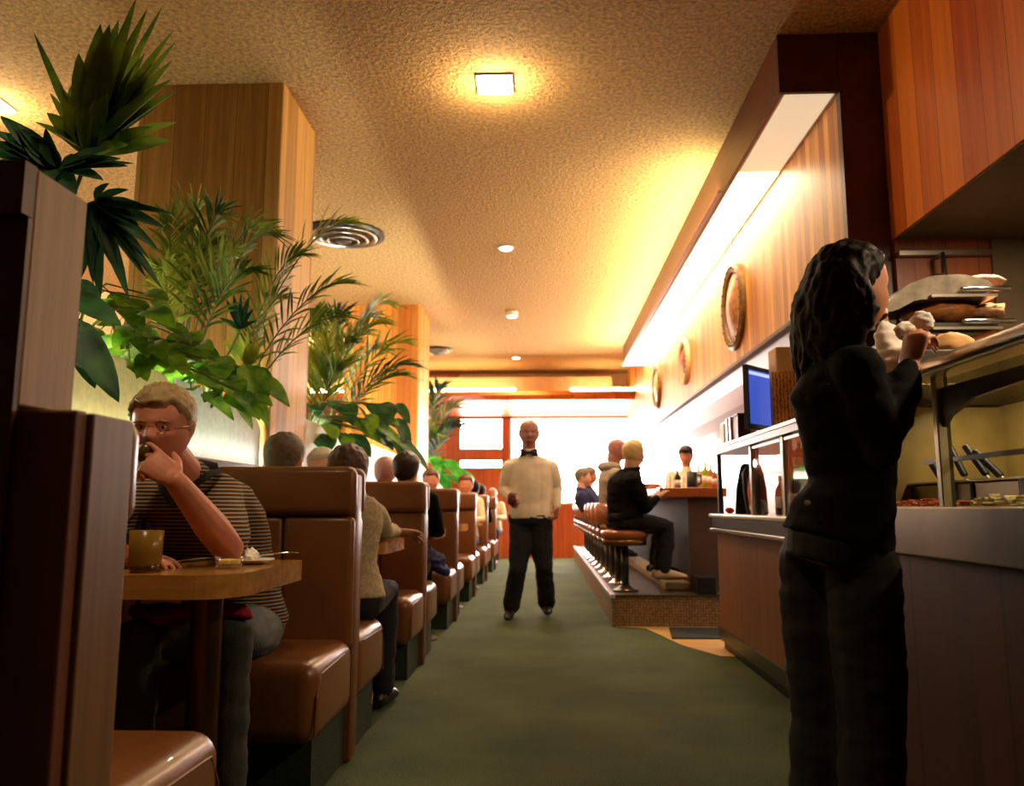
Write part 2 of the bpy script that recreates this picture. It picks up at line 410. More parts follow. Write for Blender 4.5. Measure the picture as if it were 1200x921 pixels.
def hand(bm, w, D, Nn, side=1, curl=(25, 30, 20), s=1., spread=.02, thumb=(.55, .75, .25), tcurl=20, length=1.):
    """palm, four fingers and thumb; D along the hand, Nn out of the palm, side picks the thumb's edge"""
    D = V(D).normalized(); Nn = V(Nn); Nn = (Nn-D*Nn.dot(D)).normalized(); A = D.cross(Nn)*side; w = V(w)
    tube(bm, [w, w+D*.03*s, w+D*.062*s, w+D*.09*s], [(.021*s, .018*s), (.016*s, .034*s), (.015*s, .041*s), (.012*s, .039*s)], 12, ref=Nn)
    L = (.072, .080, .075, .060)
    cl = curl if isinstance(curl[0], (tuple, list)) else [curl]*4
    for k in range(4):
        p = w + D*(.088-.004*abs(k-1))*s + A*(.030-.0205*k)*s
        d = (D + A*(spread*(1.5-k)*3)).normalized(); pts = [p-D*.012*s, p]; 
        for seg, (fr, an) in enumerate(zip((.45, .30, .25), cl[k])):
            d = Matrix.Rotation(math.radians(an)*(1+.06*k), 3, D.cross(Nn)) @ d
            p = p + d*L[k]*fr*s*length; pts.append(p)
        tube(bm, pts, [.0095*s, .0095*s, .0088*s, .0080*s, .0068*s], 8)
    q = w + D*.022*s + A*.026*s; td = (D*thumb[0] + A*thumb[1] + Nn*thumb[2]).normalized()
    q2 = q + td*.036*s; td2 = (td + D*.55 + Nn*math.sin(math.radians(tcurl))).normalized(); q3 = q2 + td2*.030*s; q4 = q3 + td2*.022*s
    tube(bm, [q, q2, q3, q4], [.0135*s, .0115*s, .0105*s, .008*s], 8)
    return bm
def torso_rings(J, k, infl, lo, hi):
    S = (J['sL']-J['sR']); S.z = 0; S.normalize()
    spine = [J['pel'], J['wst'], J['che'], J['nek']]
    prof = [(-.35, .150, .115), (0, .172, .125), (.5, .162, .115), (1, .150, .108), (1.5, .160, .118), (2, .172, .120), (2.45, .165, .104), (2.75, .120, .082), (3.0, .062, .062)]
    if k.get('fem'): prof = [(-.35, .155, .118), (0, .178, .130), (.5, .158, .112), (1, .128, .098), (1.5, .140, .108), (2, .148, .118), (2.45, .142, .092), (2.75, .100, .070), (3.0, .052, .052)]
    out = []
    for t, a, b in prof:
        if t < lo-1e-6 or t > hi+1e-6: continue
        i = max(0, min(2, int(math.floor(t)))); f = t-i
        c = spine[i].lerp(spine[i+1], f); d = (spine[min(3, i+1)]-spine[i]).normalized()
        Fw = S.cross(d).normalized() if S.cross(d).length > .1 else V((0, 1, 0))
        s = k.get('bulk', 1.)
        bel = k.get('belly', 0)*math.exp(-((t-.8)/.7)**2)
        out.append(ell(c, S, Fw, a*s+infl+bel*.5, b*s+infl+bel, 20))
    return out
LEG = (('hL', 'kL', 'aL'), ('hR', 'kR', 'aR')); ARM = (('sL', 'eL', 'wL'), ('sR', 'eR', 'wR'))
def limb(bm, a, b, c, r, ends=True, bend=None):
    m1 = a.lerp(b, .5); m2 = b.lerp(c, .35)
    tube(bm, [a, m1, b, m2, c], r, 12)
def seated(P, F, s=1., lean=.06, seat=.47, foot=.0, arms='lap', dz=0):
    """joints of somebody sitting at P facing F"""
    P = V(P); F = V(F).normalized(); S = V((0, 0, 1)).cross(F); Z = V((0, 0, 1))
    J = {'F': F}
    J['pel'] = P+Z*.11*s; J['wst'] = J['pel']+Z*.18*s+F*lean*.3; J['che'] = J['pel']+Z*.40*s+F*lean; J['nek'] = J['pel']+Z*.57*s+F*lean*1.4
    J['head'] = J['nek']+Z*.155*s+F*(.02+lean*.4)
    for n, g in (('L', 1), ('R', -1)):
        J['s'+n] = J['che']+Z*.105*s+S*g*.185*s
        J['e'+n] = J['s'+n]-Z*.25*s+F*.12*s+S*g*.05
        J['w'+n] = J['e'+n]+F*.22*s+Z*.01-S*g*.10
        J['h'+n] = J['pel']+S*g*.09*s-Z*.02; J['k'+n] = J['h'+n]+F*.42*s+Z*.02
        J['a'+n] = J['k'+n]*1.0; J['a'+n] = V((J['k'+n].x, J['k'+n].y, foot+.09)) - F*.02
    return J
def figure(label, J, k, top, legs, skin, hair=None, hairfn=None, shoes='shoe', group=None, voxel=.013, hands=None, head_dir=None, hh=.235, up=(0, 0, 1), sleeve='long', extra=None, cvoxel=None, wrinkle=.004, loc=None, face=True):
    F = J['F']; s = k.get('bulk', 1.); hd = V(head_dir) if head_dir else F
    loc = loc or V((J['pel'].x, J['pel'].y, min(J['aL'].z, J['aR'].z)-.09))
    root = thing('person', label, 'person', loc, group)
    cv = cvoxel or voxel
    # body: head, neck, trunk, arms with hands, legs in one skin
    bm = B(); head(bm, J['head'], hd, hh, up)
    Zh = head_axes(hd, up)[2]; Yh = head_axes(hd, up)[1]
    tube(bm, [J['nek']-(J['head']-J['nek'])*.25, J['nek'], J['head']-Zh*hh*.28-Yh*hh*.09], [.066*s, .058*s, .056*s], 14)
    loft(bm, torso_rings(J, k, -.016, -.35, 3.0))
    ar = k.get('arm', 1.)
    for a, b, c in ARM:
        limb(bm, J[a], J[b], J[c], [.046*ar, .043*ar, .040*ar, .042*ar, .027*ar])
        tube(bm, [J['che'].lerp(J['nek'], .55), J[a]], [.05*s, .05], 10)
    for a, b, c in LEG:
        limb(bm, J[a], J[b], J[c], [.075, .066, .052, .050, .034])
    fs = {}
    for n in 'LR':
        hp = (hands or {}).get(n)
        if hp is None:
            D = (J['w'+n]-J['e'+n]).normalized(); S = (J['sL']-J['sR']).normalized()*(1 if n == 'L' else -1)
            hp = dict(D=D, N=(-V((0, 0, 1)) if abs(D.z) < .7 else -S), side=(-1 if n == 'L' else 1), curl=(20, 25, 15))
        q = dict(hp); q.setdefault('side', -1 if n == 'L' else 1)
        if voxel < .011 or hands: hand(bm, J['w'+n], q.pop('D'), q.pop('N'), **q)
        else: hand(bm, J['w'+n], q.pop('D'), q.pop('N'), s=1.12, **{a: b for a, b in q.items() if a != 's'})
    obj('body', fuse(bm, voxel, 2), M[skin], root)
    # clothes
    bm = B(); fl = .0 if sleeve == 'long' else .006
    loft(bm, torso_rings(J, k, .014, k.get('hem', -.1), 2.75))
    tube(bm, [J['che'].lerp(J['nek'], .75), J['nek']+(J['nek']-J['che'])*.10], [.088*s, .066*s], 14)
    for a, b, c in ARM:
        tube(bm, [J['che'].lerp(J['nek'], .5), J[a]], [.066*s, .066*s], 12)
        if sleeve == 'long': limb(bm, J[a], J[b], J[b].lerp(J[c], .93), [.066*s, .060*s, .052, .048, .038])
        else: tube(bm, [J[a], J[a].lerp(J[b], .5), J[a].lerp(J[b], .86)], [.068*s, .066*s, .064*s], 14)
    obj('top', fuse(bm, cv, 2, wrinkle, seed=J['pel'].x*7, zs=k.get('zs', 1.7)), M[top], root)
    bm = B(); loft(bm, torso_rings(J, k, .004 if k.get('fem') else .010, -.35, .55))
    pr = k.get('leg', (.098, .086, .070, .066, .060))
    for a, b, c in LEG: limb(bm, J[a], J[b], J[b].lerp(J[c], .97), [q for q in pr])
    obj('trousers', fuse(bm, cv, 2, wrinkle, seed=J['pel'].y), M[legs], root)
    for n in 'LR':
        a = J['a'+n]; d = J.get('f'+n, F); d = V(d).normalized(); bm = B()
        sole = a.z-.085
        q = lambda f, z: V((a.x, a.y, sole+z)) + d*f
        tube(bm, [q(-.055, .04), q(.0, .05), q(.07, .042), q(.14, .033), q(.185, .026)], [(.038, .036), (.048, .038), (.040, .044), (.031, .046), (.022, .034)], 12, ref=(0, 0, 1))
        obj('shoe', fuse(bm, max(.008, voxel*.7), 1), M[shoes], root)
    if hair and hairfn:
        bm = B(); head(bm, J['head'], hd, hh, up, hairfn, seg=84 if voxel < .009 else 48, ears=False)
        obj('hair', bm, M[hair], root, smooth=True)
    if face:
        X, Y, Z = head_axes(hd, up)
        for g in (-1, 1):
            p = head_surf(*V((.36*g, .92, .04)).normalized()); e = J['head'] + (X*.125*g + Y*(p.y-.030) + Z*.018)*hh
            bm = B(); ball(bm, e, .05*hh, 12, (1, 1, .8)); eo = obj('eye', bm, M['eye'], root, smooth=True)
            bm = B(); ball(bm, e + Y*.028*hh, .027*hh, 10); obj('iris', bm, M['iris'], eo, smooth=True)
        bm = B(); pts = []
        for i in range(5):
            u = -.13+.065*i; w = head_surf(*V((u*2.6, .94, -.52)).normalized()); pts.append(J['head'] + (X*u + Y*(w.y-.004-.0*i) + Z*(-.262+.004*(u/.13)**2))*hh)
        tube(bm, pts, [.003, .007*hh/.235, .0085*hh/.235, .007*hh/.235, .003], 8); obj('lips', bm, M['lips'], root, smooth=True)
    return root
# ------------------------------------------------------------------ the room
H = 3.70; XD = -1.65          # ceiling height, aisle face of the planter divider
YB = 16.4                     # back wall
def struct(name, bm, mat, label=None, parent=None, **k):
    o = obj(name, bm, mat, parent, **k)
    if parent is None: prop(o, label, kind='structure')
    return o
bm = B(); box(bm, -5.6, 3.6, -3.2, 18, -.1, 0); struct('floor', bm, M['carpet'], 'dark green carpet running down the aisle')
bm = B(); prism(bm, [(.60, 7.05), (.841, 6.95), (1.004, 6.12), (1.187, 5.70), (1.55, 5.70), (1.55, 7.05)], 'z', .001, .006)
struct('floor_tile', bm, M['tan_tile'], 'tan floor between the stool platform and the counter')
bm = B(); box(bm, -5.6, 3.6, -3.2, 18, H, H+.1); struct('ceiling', bm, M['ceiling'], 'rough popcorn plaster ceiling')
bm = B(); box(bm, -5.6, -5.5, -3.2, 18, 0, H); struct('wall_left', bm, M['wall_tan'], 'tan wall of the far dining area')
bm = B(); box(bm, 3.5, 3.6, 4.2, 18, 0, H); struct('wall_right', bm, M['white_paint'], 'pale wall behind the bar')
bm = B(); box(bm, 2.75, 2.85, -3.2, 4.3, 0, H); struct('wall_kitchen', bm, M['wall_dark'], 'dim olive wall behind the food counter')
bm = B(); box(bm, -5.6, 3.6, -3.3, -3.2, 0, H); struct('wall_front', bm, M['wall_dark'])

# pillars
for y0, y1, x0 in ((4.82, 5.56, -2.59), (10.6, 11.55, -2.66)):
    bm = B(); box(bm, x0, XD, y0, y1, 0, H+.01, .006, 1)
    struct('pillar', bm, M['pillar'] if y0 < 6 else M['panel'], 'square wood-veneered pillar %s' % ('beside the man in the striped polo' if y0 < 6 else 'farther down the planter divider'))

# divider with planter troughs
bays = ((1.62, 4.80), (5.58, 10.58), (11.57, 14.2))
for i, (a, b) in enumerate(bays):
    bm = B(); box(bm, XD-.06, XD, a, b, 0, 1.19); struct('divider_wall', bm, M['dark_wood'], 'low dark wall behind the booths')
    bm = B(); box(bm, XD-.08, XD+.025, a, b, 1.19, 1.235, .008, 2); struct('sill', bm, M['dark_wood'], parent=None)
    t = thing('planter_box', ['wooden planter box between the wood screen and the first pillar', 'wooden planter box between the two pillars', 'wooden planter box beyond the second pillar'][i], 'planter', (XD-.4, (a+b)/2, 0), 'planter boxes on the divider')
    bm = B(); box(bm, -2.45, -2.39, a, b, 0, 1.24); box(bm, -2.39, XD-.06, a, a+.05, 0, 1.2); box(bm, -2.39, XD-.06, b-.05, b, 0, 1.2); obj('box', bm, M['dark_wood'], t)
    bm = B(); box(bm, -2.39, XD-.14, a+.05, b-.05, 1.0, 1.14); obj('soil', bm, M['soil'], t)
# curved frosted glass along the sill
def glass_panel(a, b, zs, name_label, mat):
    bm = B(); prism(bm, zs, 'x', XD-.055, XD-.043)
    o = obj('glass_screen', bm, mat); prop(o, name_label, 'glass screen', 'frosted glass screens'); return o
def curve_top(a, b, z0, z1, drop, n=22):
    out = [(a, 1.236)]
    for i in range(n+1):
        f = i/n; z = z0+(z1-z0)*f; 
        if f > .8: z -= drop*((f-.8)/.2)**2.2
        out.append((a+(b-a)*f, z))
    out.append((b, 1.236)); return out
glass_panel(0, 0, curve_top(2.72, 3.62, 1.595, 1.59, .06), 'cream frosted glass screen left of the striped man\'s head', M['frosted'])
glass_panel(0, 0, curve_top(3.64, 4.78, 1.59, 1.55, .09), 'pale frosted glass screen right of the striped man\'s head, next to the pillar', M['frosted2'])
glass_panel(0, 0, curve_top(5.62, 10.5, 1.62, 1.6, .05), 'bright frosted glass screen between the two pillars', M['frosted2'])
glass_panel(0, 0, curve_top(11.6, 14.1, 1.5, 1.45, .05), 'frosted glass screen beyond the second pillar', M['frosted2'])
# fluorescent tubes lying in the planters behind the glass
M['tube_green'] = emit('tube_cool', (.97, 1.0, .74), 120.); M['tube_white'] = emit('tube_white', (.94, 1., .96), 280.)
for n, (a, b, m, lab) in enumerate(((2.6, 3.6, 'tube_green', 'fluorescent tube behind the cream glass screen'), (3.66, 4.72, 'tube_white', 'fluorescent tube behind the pale glass screen by the pillar'), (5.8, 10.3, 'tube_white', 'long fluorescent tube behind the bright glass screen'), (11.8, 13.9, 'tube_white', 'fluorescent tube behind the farthest glass screen'))):
    t = thing('tube_lamp', lab, 'lamp', (XD-.13, (a+b)/2, 1.15), 'planter tube lamps')
    bm = B(); tube(bm, [(XD-.125, a, 1.30), (XD-.125, b, 1.30)], [.016, .016], 10); obj('tube', bm, M[m], t, smooth=True)
    bm = B(); box(bm, XD-.14, XD-.11, a-.03, a, 1.14, 1.33); box(bm, XD-.14, XD-.11, b, b+.03, 1.14, 1.33); obj('holder', bm, M['white_paint'], t)

# soffits on the right
XS, XN = 1.70, 1.93
bm = B(); prism(bm, [(XS, 2.26), (3.5, 2.26), (3.5, H), (XS, H)], 'y', 4.46, YB); struct('soffit_wall', bm, M['panel'], 'golden vertical-panelled soffit above the bar')
bm = B(); box(bm, XS-.004, XN+.06, 4.40, 4.458, 1.5, H); struct('trim_1', bm, M['dark_wood'], 'dark end board of the soffit')
bm = B(); box(bm, XS-.012, XS+.05, 4.44, 15, 2.235, 2.262); struct('trim_2', bm, M['dark_wood'])
bm = B(); prism(bm, [(XN, 2.46), (2.75, 2.46), (2.75, H), (XN, H)], 'y', -3.2, 4.398); struct('soffit_near', bm, M['panel_red'], 'orange-red panelled soffit above the food counter')
bm = B(); box(bm, XN+.012, 2.745, -3.2, 4.39, 2.452, 2.462); struct('trim_5', bm, M['wall_dark'])
# light trough hanging from the ceiling along the soffit
t = thing('trough_light', 'long bright light trough with wooden fascia along the soffit', 'ceiling light', (1.53, 4.43, H))
bm = B(); box(bm, 1.36, 1.385, 4.43, 13.5, 3.345, H); obj('fascia', bm, M['fascia'], t)
bm = B(); box(bm, 1.325, 1.36, 5.9, 13.5, 3.345, 3.36); obj('added_ledge', bm, M['lilac_paint'], t)  # thin shelf added to house the ceiling-wash strip
bm = B(); box(bm, 1.36, 1.70, 4.405, 4.43, 3.345, H); obj('end_board', bm, M['dark_wood'], t)
bm = B(); box(bm, 1.36, 1.70, 13.5, 13.525, 3.345, H); obj('end_board', bm, M['dark_wood'], t)
bm = B(); box(bm, 1.386, 1.40, 4.432, 13.49, 3.352, 3.375); box(bm, 1.685, 1.699, 4.432, 13.49, 3.352, 3.375); obj('lens_frame', bm, M['white_paint'], t)
M['diff_dim'] = emit('diffuser_dim', (1., .84, .56), .58); M['diff'] = emit('diffuser', (1., .84, .54), 16.)
for i in range(8):
    a = 4.434 + i*1.133
    bm = B(); box(bm, 1.40, 1.685, a, a+1.128, 3.36, 3.37); obj('diffuser', bm, M['diff_dim' if i == 0 else 'diff'], t)

# back wall with valance and windows
def back(x0, x1, z0, z1, n='wall_back', m='back_red', y0=YB, y1=YB+.12):
    bm = B(); box(bm, x0, x1, y0, y1, z0, z1); return struct(n, bm, M[m])
WZ0, WZ1 = 2.13, 2.81
back(-5.5, -1.72, 0, H, m='back_red'); back(-1.72, -.80, 0, 1.75); back(-1.72, -.80, 1.97, WZ0); back(-1.72, 3.5, WZ1, H, m='wall_tan')
back(-.80, -.68, 0, WZ1); back(-.68, 3.5, 0, 1.05)
M['day'] = emit('daylight_window', (1., .92, .84), 28.)
for i, (x0, x1, z0, z1) in enumerate(((-1.72, -.80, WZ0, WZ1), (-1.72, -.80, 1.75, 1.97), (-.68, 3.5, 1.05, WZ1))):
    o = thing('window_%d' % (i+1), None, None, ((x0+x1)/2, YB+.08, z0)); o['kind'] = 'structure'
    bm = B(); box(bm, x0, x1, YB+.07, YB+.08, z0, z1); obj('pane', bm, M['day'], o)
    bm = B()
    for q in ((x0, x0+.04, z0, z1), (x1-.04, x1, z0, z1), (x0, x1, z0, z0+.04), (x0, x1, z1-.04, z1)): box(bm, q[0], q[1], YB-.02, YB+.06, q[2], q[3])
    obj('frame', bm, M['back_red'] if i < 2 else M['white_paint'], o)
# valance in front of the back wall, lit from behind
bm = B(); prism(bm, [(14.9, 3.06), (14.95, 2.97), (15.2, 2.93), (16.39, 2.82), (16.39, 2.90), (15.1, 3.12), (14.98, 3.14)], 'x', -5.4, 3.45)
struct('valance', bm, M['back_red'], 'curved wooden valance above the back windows', smooth=False)
bm = B(); box(bm, -5.4, 1.34, 15.7, 15.76, 3.15, 3.52); struct('trim_3', bm, M['wall_tan'])
M['cove'] = emit('cove_tube', (1., .82, .5), 40.)
for i, (a, b) in enumerate(((-5.2, -2.9), (-2.6, -.55), (.55, 2.0))):
    t = thing('cove_lamp', ['cove tube lamp at the left end of the valance', 'cove tube lamp in the middle of the valance', 'cove tube lamp at the bar end of the valance'][i], 'lamp', ((a+b)/2, 15.3, 3.1), 'cove lamps on the valance')
    bm = B(); tube(bm, [(a, 15.35, 3.22), (b, 15.35, 3.22)], [.03, .03], 8); obj('tube', bm, M['cove'], t)
    bm = B(); box(bm, a, b, 15.31, 15.39, 3.08, 3.185); obj('tray', bm, M['white_paint'], t)

# ceiling lights
M['lamp_white'] = emit('lamp_face', (1., .93, .78), 30.); M['spot_white'] = emit('spot_face', (1., .9, .7), 14.)
def ceil_square(x, y, lab):
    t = thing('ceiling_light', lab, 'ceiling light', (x, y, H), 'square ceiling lights')
    bm = B(); box(bm, x-.114, x+.114, y-.114, y+.114, H-.012, H+.01); obj('trim_ring', bm, M['white_paint'], t)
    bm = B(); box(bm, x-.11, x+.11, y-.11, y+.11, H-.02, H-.011); obj('lens', bm, M['lamp_white'], t)
def ceil_spot(x, y, lab, drop=.0):
    t = thing('recessed_downlight', lab, 'downlight', (x, y, H), 'round downlights')
    bm = B(); cyl(bm, (x, y), .085, H-.012-drop, H+.01, 24); obj('rim', bm, M['white_paint'], t)
    bm = B(); cyl(bm, (x, y), .06, H-.02-drop, H-.011-drop, 20); obj('lens', bm, M['spot_white'], t)
ceil_square(-.298, 4.876, 'large glaring square light in the middle of the ceiling')
ceil_square(-3.72, 5.0, 'square light half cut off at the upper left behind the palm')
ceil_spot(-.38, 8.216, 'first small round downlight beyond the big square light')
ceil_spot(-.428, 11.08, 'second small round downlight, hanging lower with a bright bulb', .05)
ceil_spot(-.486, 14.55, 'third and farthest small round downlight in the aisle')
ceil_spot(.72, 15.6, 'tiny downlight over the back window') if False else None
# round ceiling diffusers
def vent(x, y, R, lab):
    t = thing('ceiling_vent', lab, 'air vent', (x, y, H), 'round ceiling vents')
    bm = B(); lathe(bm, (x, y, H), [(R*1.0, .0), (R*1.02, -.02), (R*.9, -.03), (R*.86, -.008), (R*.3, -.0)], 40); obj('rim', bm, M['dark_steel'], t, angle=40)
    for k in range(3):
        r = R*(.84-.22*k); bm = B()
        X, Y = V((1, 0, 0)), V((0, 1, 0)); c = V((x, y, H))
        rg = [ell(c+V((0, 0, -z)), X, Y, q, q, 40) for q, z in ((r, .045+.02*k), (r*.90, .02+.02*k), (r*.83, .022+.02*k), (r*.93, .052+.02*k), (r, .045+.02*k))]
        Rv = [[bm.verts.new(p) for p in r_] for r_ in rg[:-1]]; n = 40
        for i in range(4):
            for j in range(n): bm.faces.new((Rv[i][j], Rv[i][(j+1) % n], Rv[(i+1) % 4][(j+1) % n], Rv[(i+1) % 4][j]))
        obj('ring', bm, M['steel'], t, smooth=True)
    bm = B(); lathe(bm, (x, y, H), [(R*.08, 0), (R*.08, -.06), (R*.2, -.07), (R*.17, -.09), (.01, -.1)], 24); obj('hub', bm, M['dark_steel'], t, angle=40)
vent(-1.98, 7.72, .40, 'large round metal ceiling vent beside the first pillar')
vent(-1.83, 13.7, .27, 'small round metal ceiling vent beyond the second pillar')
# carved round plates on the soffit
def plate(p, ry, rz, lab, m1, m2):
    c = V((XS, p[1], p[2])); t = thing('wall_plate', lab, 'wall plate', c, 'round plates on the soffit')
    X, Y = V((0, 1, 0)), V((0, 0, 1))
    def rings(pr): return [ell(c+V((-h, 0, 0)), X, Y, ry*q, rz*q, 36) for q, h in pr]
    bm = B(); loft(bm, rings([(1, -.0), (1.0, .03), (.93, .05), (.8, .035), (.78, .01)]))
    b1 = B(); loft(b1, rings([(.8, .008), (.72, .022), (.5, .03), (.46, .045), (.2, .05), (.1, .06)])); obj('relief', b1, m2, t, angle=50)
    for k in range(24):
        a = 2*PI*k/24; ball(bm, c+V((-.045, ry*.9*math.cos(a), rz*.9*math.sin(a))), .013, 8)
    obj('rim', bm, m1, t, angle=50)
PM = [plain('plate_bronze', srgb(118, 84, 44), .5, .3, var=.45, vscale=22), plain('plate_relief', srgb(176, 110, 56), .5, .1, var=.5, vscale=18), plain('plate_pale', srgb(226, 190, 130), .5, var=.2, vscale=20), plain('plate_rust', srgb(160, 66, 24), .5, var=.5, vscale=16)]
plate((XS, 7.04, 2.745), .37, .385, 'largest carved round plate, nearest on the golden soffit', PM[0], PM[1])
plate((XS, 9.55, 2.70), .27, .27, 'pale round plate with rust centre, middle one on the soffit', PM[2], PM[3])
plate((XS, 11.9, 2.76), .33, .33, 'dark round plate farthest along the soffit', PM[0], PM[2])

# ------------------------------------------------------------------ booths and tables
XA, PITCHB, Y1 = -.77, 1.98, 1.50
BENCH = (XA-.875, XA)
def booth(double, lab):
    t = thing('booth_bench', lab, 'booth bench', (XA, Y1, 0), 'dining booths along the aisle'); y = Y1
    x0, x1 = BENCH
    bm = B(); box(bm, x0, x1, y-.14, y-.03, .0, 1.135, .012, 2); obj('back_panel', bm, M['vinyl_back'], t, angle=40)
    for s in ((-1, 1) if double else (1,)):
        m = (lambda a, b: (y-.085+s*a, y-.085+s*b)) if s > 0 else (lambda a, b: (y-.085-b, y-.085-a))
        a, b = m(.035, .115); bm = B(); box(bm, x0, x1+.006, a, b, .965, 1.165, .036, 4); obj('headrest', bm, M['vinyl'], t, angle=50)
        a, b = m(.03, .095)
        for i in range(3):
            w = (x1-x0)/3; bm = B(); box(bm, x0+i*w+.0015, x0+(i+1)*w-.0015, a, b, .44, .962, .024, 3); obj('back_cushion', bm, M['vinyl'], t, angle=50)
        a, b = m(.05, .60); bm = B(); box(bm, x0, x1+.004, a, b, .205, .475, .062, 5)
        for v in bm.verts:
            if v.co.z > .4: v.co.z += .012*math.cos((v.co.x-(x0+x1)/2)*3)
        so = obj('seat', bm, M['vinyl'], t, angle=60)
        zc = .468; f = b-.03 if s > 0 else a+.03; bm = B(); tube(bm, [(x1+.004, m(.12, .2)[0], .44), (x1+.002, f-(.05*s), .43), (x1+.001, f, .36), (x1, f+.012*s, .24)], [.004]*4, 6); obj('piping', bm, M['vinyl_back'], so)
    a, b = (y-.085-.50, y-.085+.50) if double else (y-.12, y-.085+.50)
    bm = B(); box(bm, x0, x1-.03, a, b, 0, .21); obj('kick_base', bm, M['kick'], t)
    return t
names = ['single', 'second', 'third', 'fourth', 'fifth', 'sixth', 'seventh']
booth(False, 'nearest brown booth bench, its back to the camera, beside the tall wood screen')
b2 = booth(True, 'brown vinyl booth bench behind the man in the striped polo'); b2.location.y += PITCHB
for k in range(2, 7):
    dup(b2, (XA, Y1+PITCHB*k, 0), ['', '', 'brown vinyl booth bench beyond the hand resting over the table', 'brown vinyl booth bench third beyond the striped man\'s table', 'brown vinyl booth bench fourth beyond the striped man\'s table', 'brown vinyl booth bench fifth beyond the striped man\'s table', 'farthest brown vinyl booth bench, beside the waiter\'s arm'][k])
# tall wooden screen against the nearest booth
t = thing('wood_screen', 'tall narrow wood screen at the left edge, above the nearest booth', 'screen', (-1.6, 1.37, 0))
bm = B(); box(bm, -1.64, -.872, 1.305, 1.46, 1.168, 1.58, .003, 1); obj('panel', bm, M['post_wood'], t)
bm = B(); box(bm, -2.45, -.873, 1.272, 1.304, 1.49, 1.582); obj('cap', bm, M['dark_wood'], t)
bm = B(); box(bm, -2.45, -.873, 1.292, 1.304, 0, 1.488); obj('shaded_front', bm, M['dark_wood'], t)  # cap and facing: front-side shade, with dark wood, put into their dark colour
bm = B(); box(bm, -1.64, -.772, 1.306, 1.340, 0, 1.160, .005, 2); obj('back_board', bm, M['back_brown'], t)
bm = B(); box(bm, -.80, -.762, 1.341, 1.478, 0, 1.158, .004, 2); obj('end_board', bm, M['end_brown'], t)

TZ = .825
def diner_table(lab):
    yc = Y1+.92; t = thing('diner_table', lab, 'table', (-1.0, yc, 0), 'booth tables')
    x0, x1, y0, y1, r = XD+.03, -.795, yc-.315, yc+.315, .13
    pl = [(x0, y0), ] + [(x1-r+r*math.sin(a), y0+r-r*math.cos(a)) for a in [i*PI/2/8 for i in range(9)]] + [(x1-.05+.05*math.cos(a), y1-.05+.05*math.sin(a)) for a in [i*PI/2/4 for i in range(5)]] + [(x0, y1)]
    bm = B(); prism(bm, pl, 'z', TZ-.062, TZ); obj('top', bm, M['table'], t)
    bm = B(); cyl(bm, (-.985, yc-.02), .046, .02, TZ-.06, 24); obj('pedestal', bm, M['bronze'], t, angle=40)
    bm = B(); lathe(bm, (-.985, yc-.02, 0), [(.17, 0), (.17, .012), (.1, .03), (.05, .05)], 24); obj('foot', bm, M['bronze'], t, angle=40)
    return t
t1 = diner_table('nearest booth table, where the man in the striped polo drinks')
for k in range(1, 6):
    dup(t1, (-1.0, Y1+.92+PITCHB*k, 0), ['', 'booth table with a muffin plate and a hand over its edge', 'third booth table, behind the bench with the dark jacket', 'fourth booth table down the aisle', 'fifth booth table down the aisle', 'farthest booth table, near the waiter'][k])
# ------------------------------------------------------------------ table ware on the nearest table
def tag_mesh(name, bm, mat, label, cat, group=None, **k): return prop(obj(name, bm, mat, **k), label, cat, group)
c = at(176, 664, Z=TZ); c = V((-1.08, 2.20, TZ))
t = thing('drinking_glass', 'squat amber tumbler standing on the nearest table', 'glass', c)
bm = B(); lathe(bm, c, [(.036, .0), (.040, .01), (.042, .05), (.044, .112), (.0405, .112), (.038, .05), (.034, .014)], 24); obj('glass_wall', bm, M['tea'], t, smooth=True)
bm = B(); lathe(bm, c, [(.030, .002), (.0395, .006), (.0415, .020), (.030, .022)], 24); obj('glass_base', bm, plain('dark_amber', srgb(70, 36, 16), .15), t, smooth=True)
c = at(268, 666, Z=TZ)
t = thing('glass_dish', 'small clear glass dish of butter pats by the elbow', 'dish', c)
bm = B(); lathe(bm, c, [(.030, 0), (.036, .006), (.042, .034), (.040, .034), (.033, .008), (.01, .006)], 24); obj('bowl', bm, M['clear'], t, smooth=True)
for k in range(3):
    bm = B(); q = c+V((.016*math.cos(2.2*k), .016*math.sin(2.2*k), .012)); box(bm, q.x-.015, q.x+.015, q.y-.012, q.y+.012, q.z, q.z+.014, .003, 2); obj('butter_pat', bm, plain('butter', srgb(240, 208, 110), .4) if k == 0 else bpy.data.materials['butter'], t)
c = at(296, 661, Z=TZ)
t = thing('saucer', 'small white saucer holding a crumpled wrapper and spoon', 'saucer', c)
bm = B(); lathe(bm, c, [(.03, 0), (.034, .004), (.066, .014), (.065, .017), (.03, .007)], 28); obj('plate', bm, M['white_ceramic'], t, smooth=True)
def blob(c, r, sc, seed, amp=.35, f=2.2):
    bm = B(); ball(bm, (0, 0, 0), 1, 20)
    for v in bm.verts:
        n = v.co.normalized(); k = 1+amp*noise.noise(n*f+V((seed, 0, 0)))+amp*.5*noise.noise(n*f*2.7+V((seed, 3, 0)))
        v.co = V(c) + V((n.x*sc[0], n.y*sc[1], n.z*sc[2]))*r*k
    return bm
tag_mesh('paper_wrapper', blob(c+V((-.015, 0, .028)), .028, (1, 1, .7), 4., .5), M['paper'], 'crumpled pale wrapper lying on the saucer', 'wrapper')
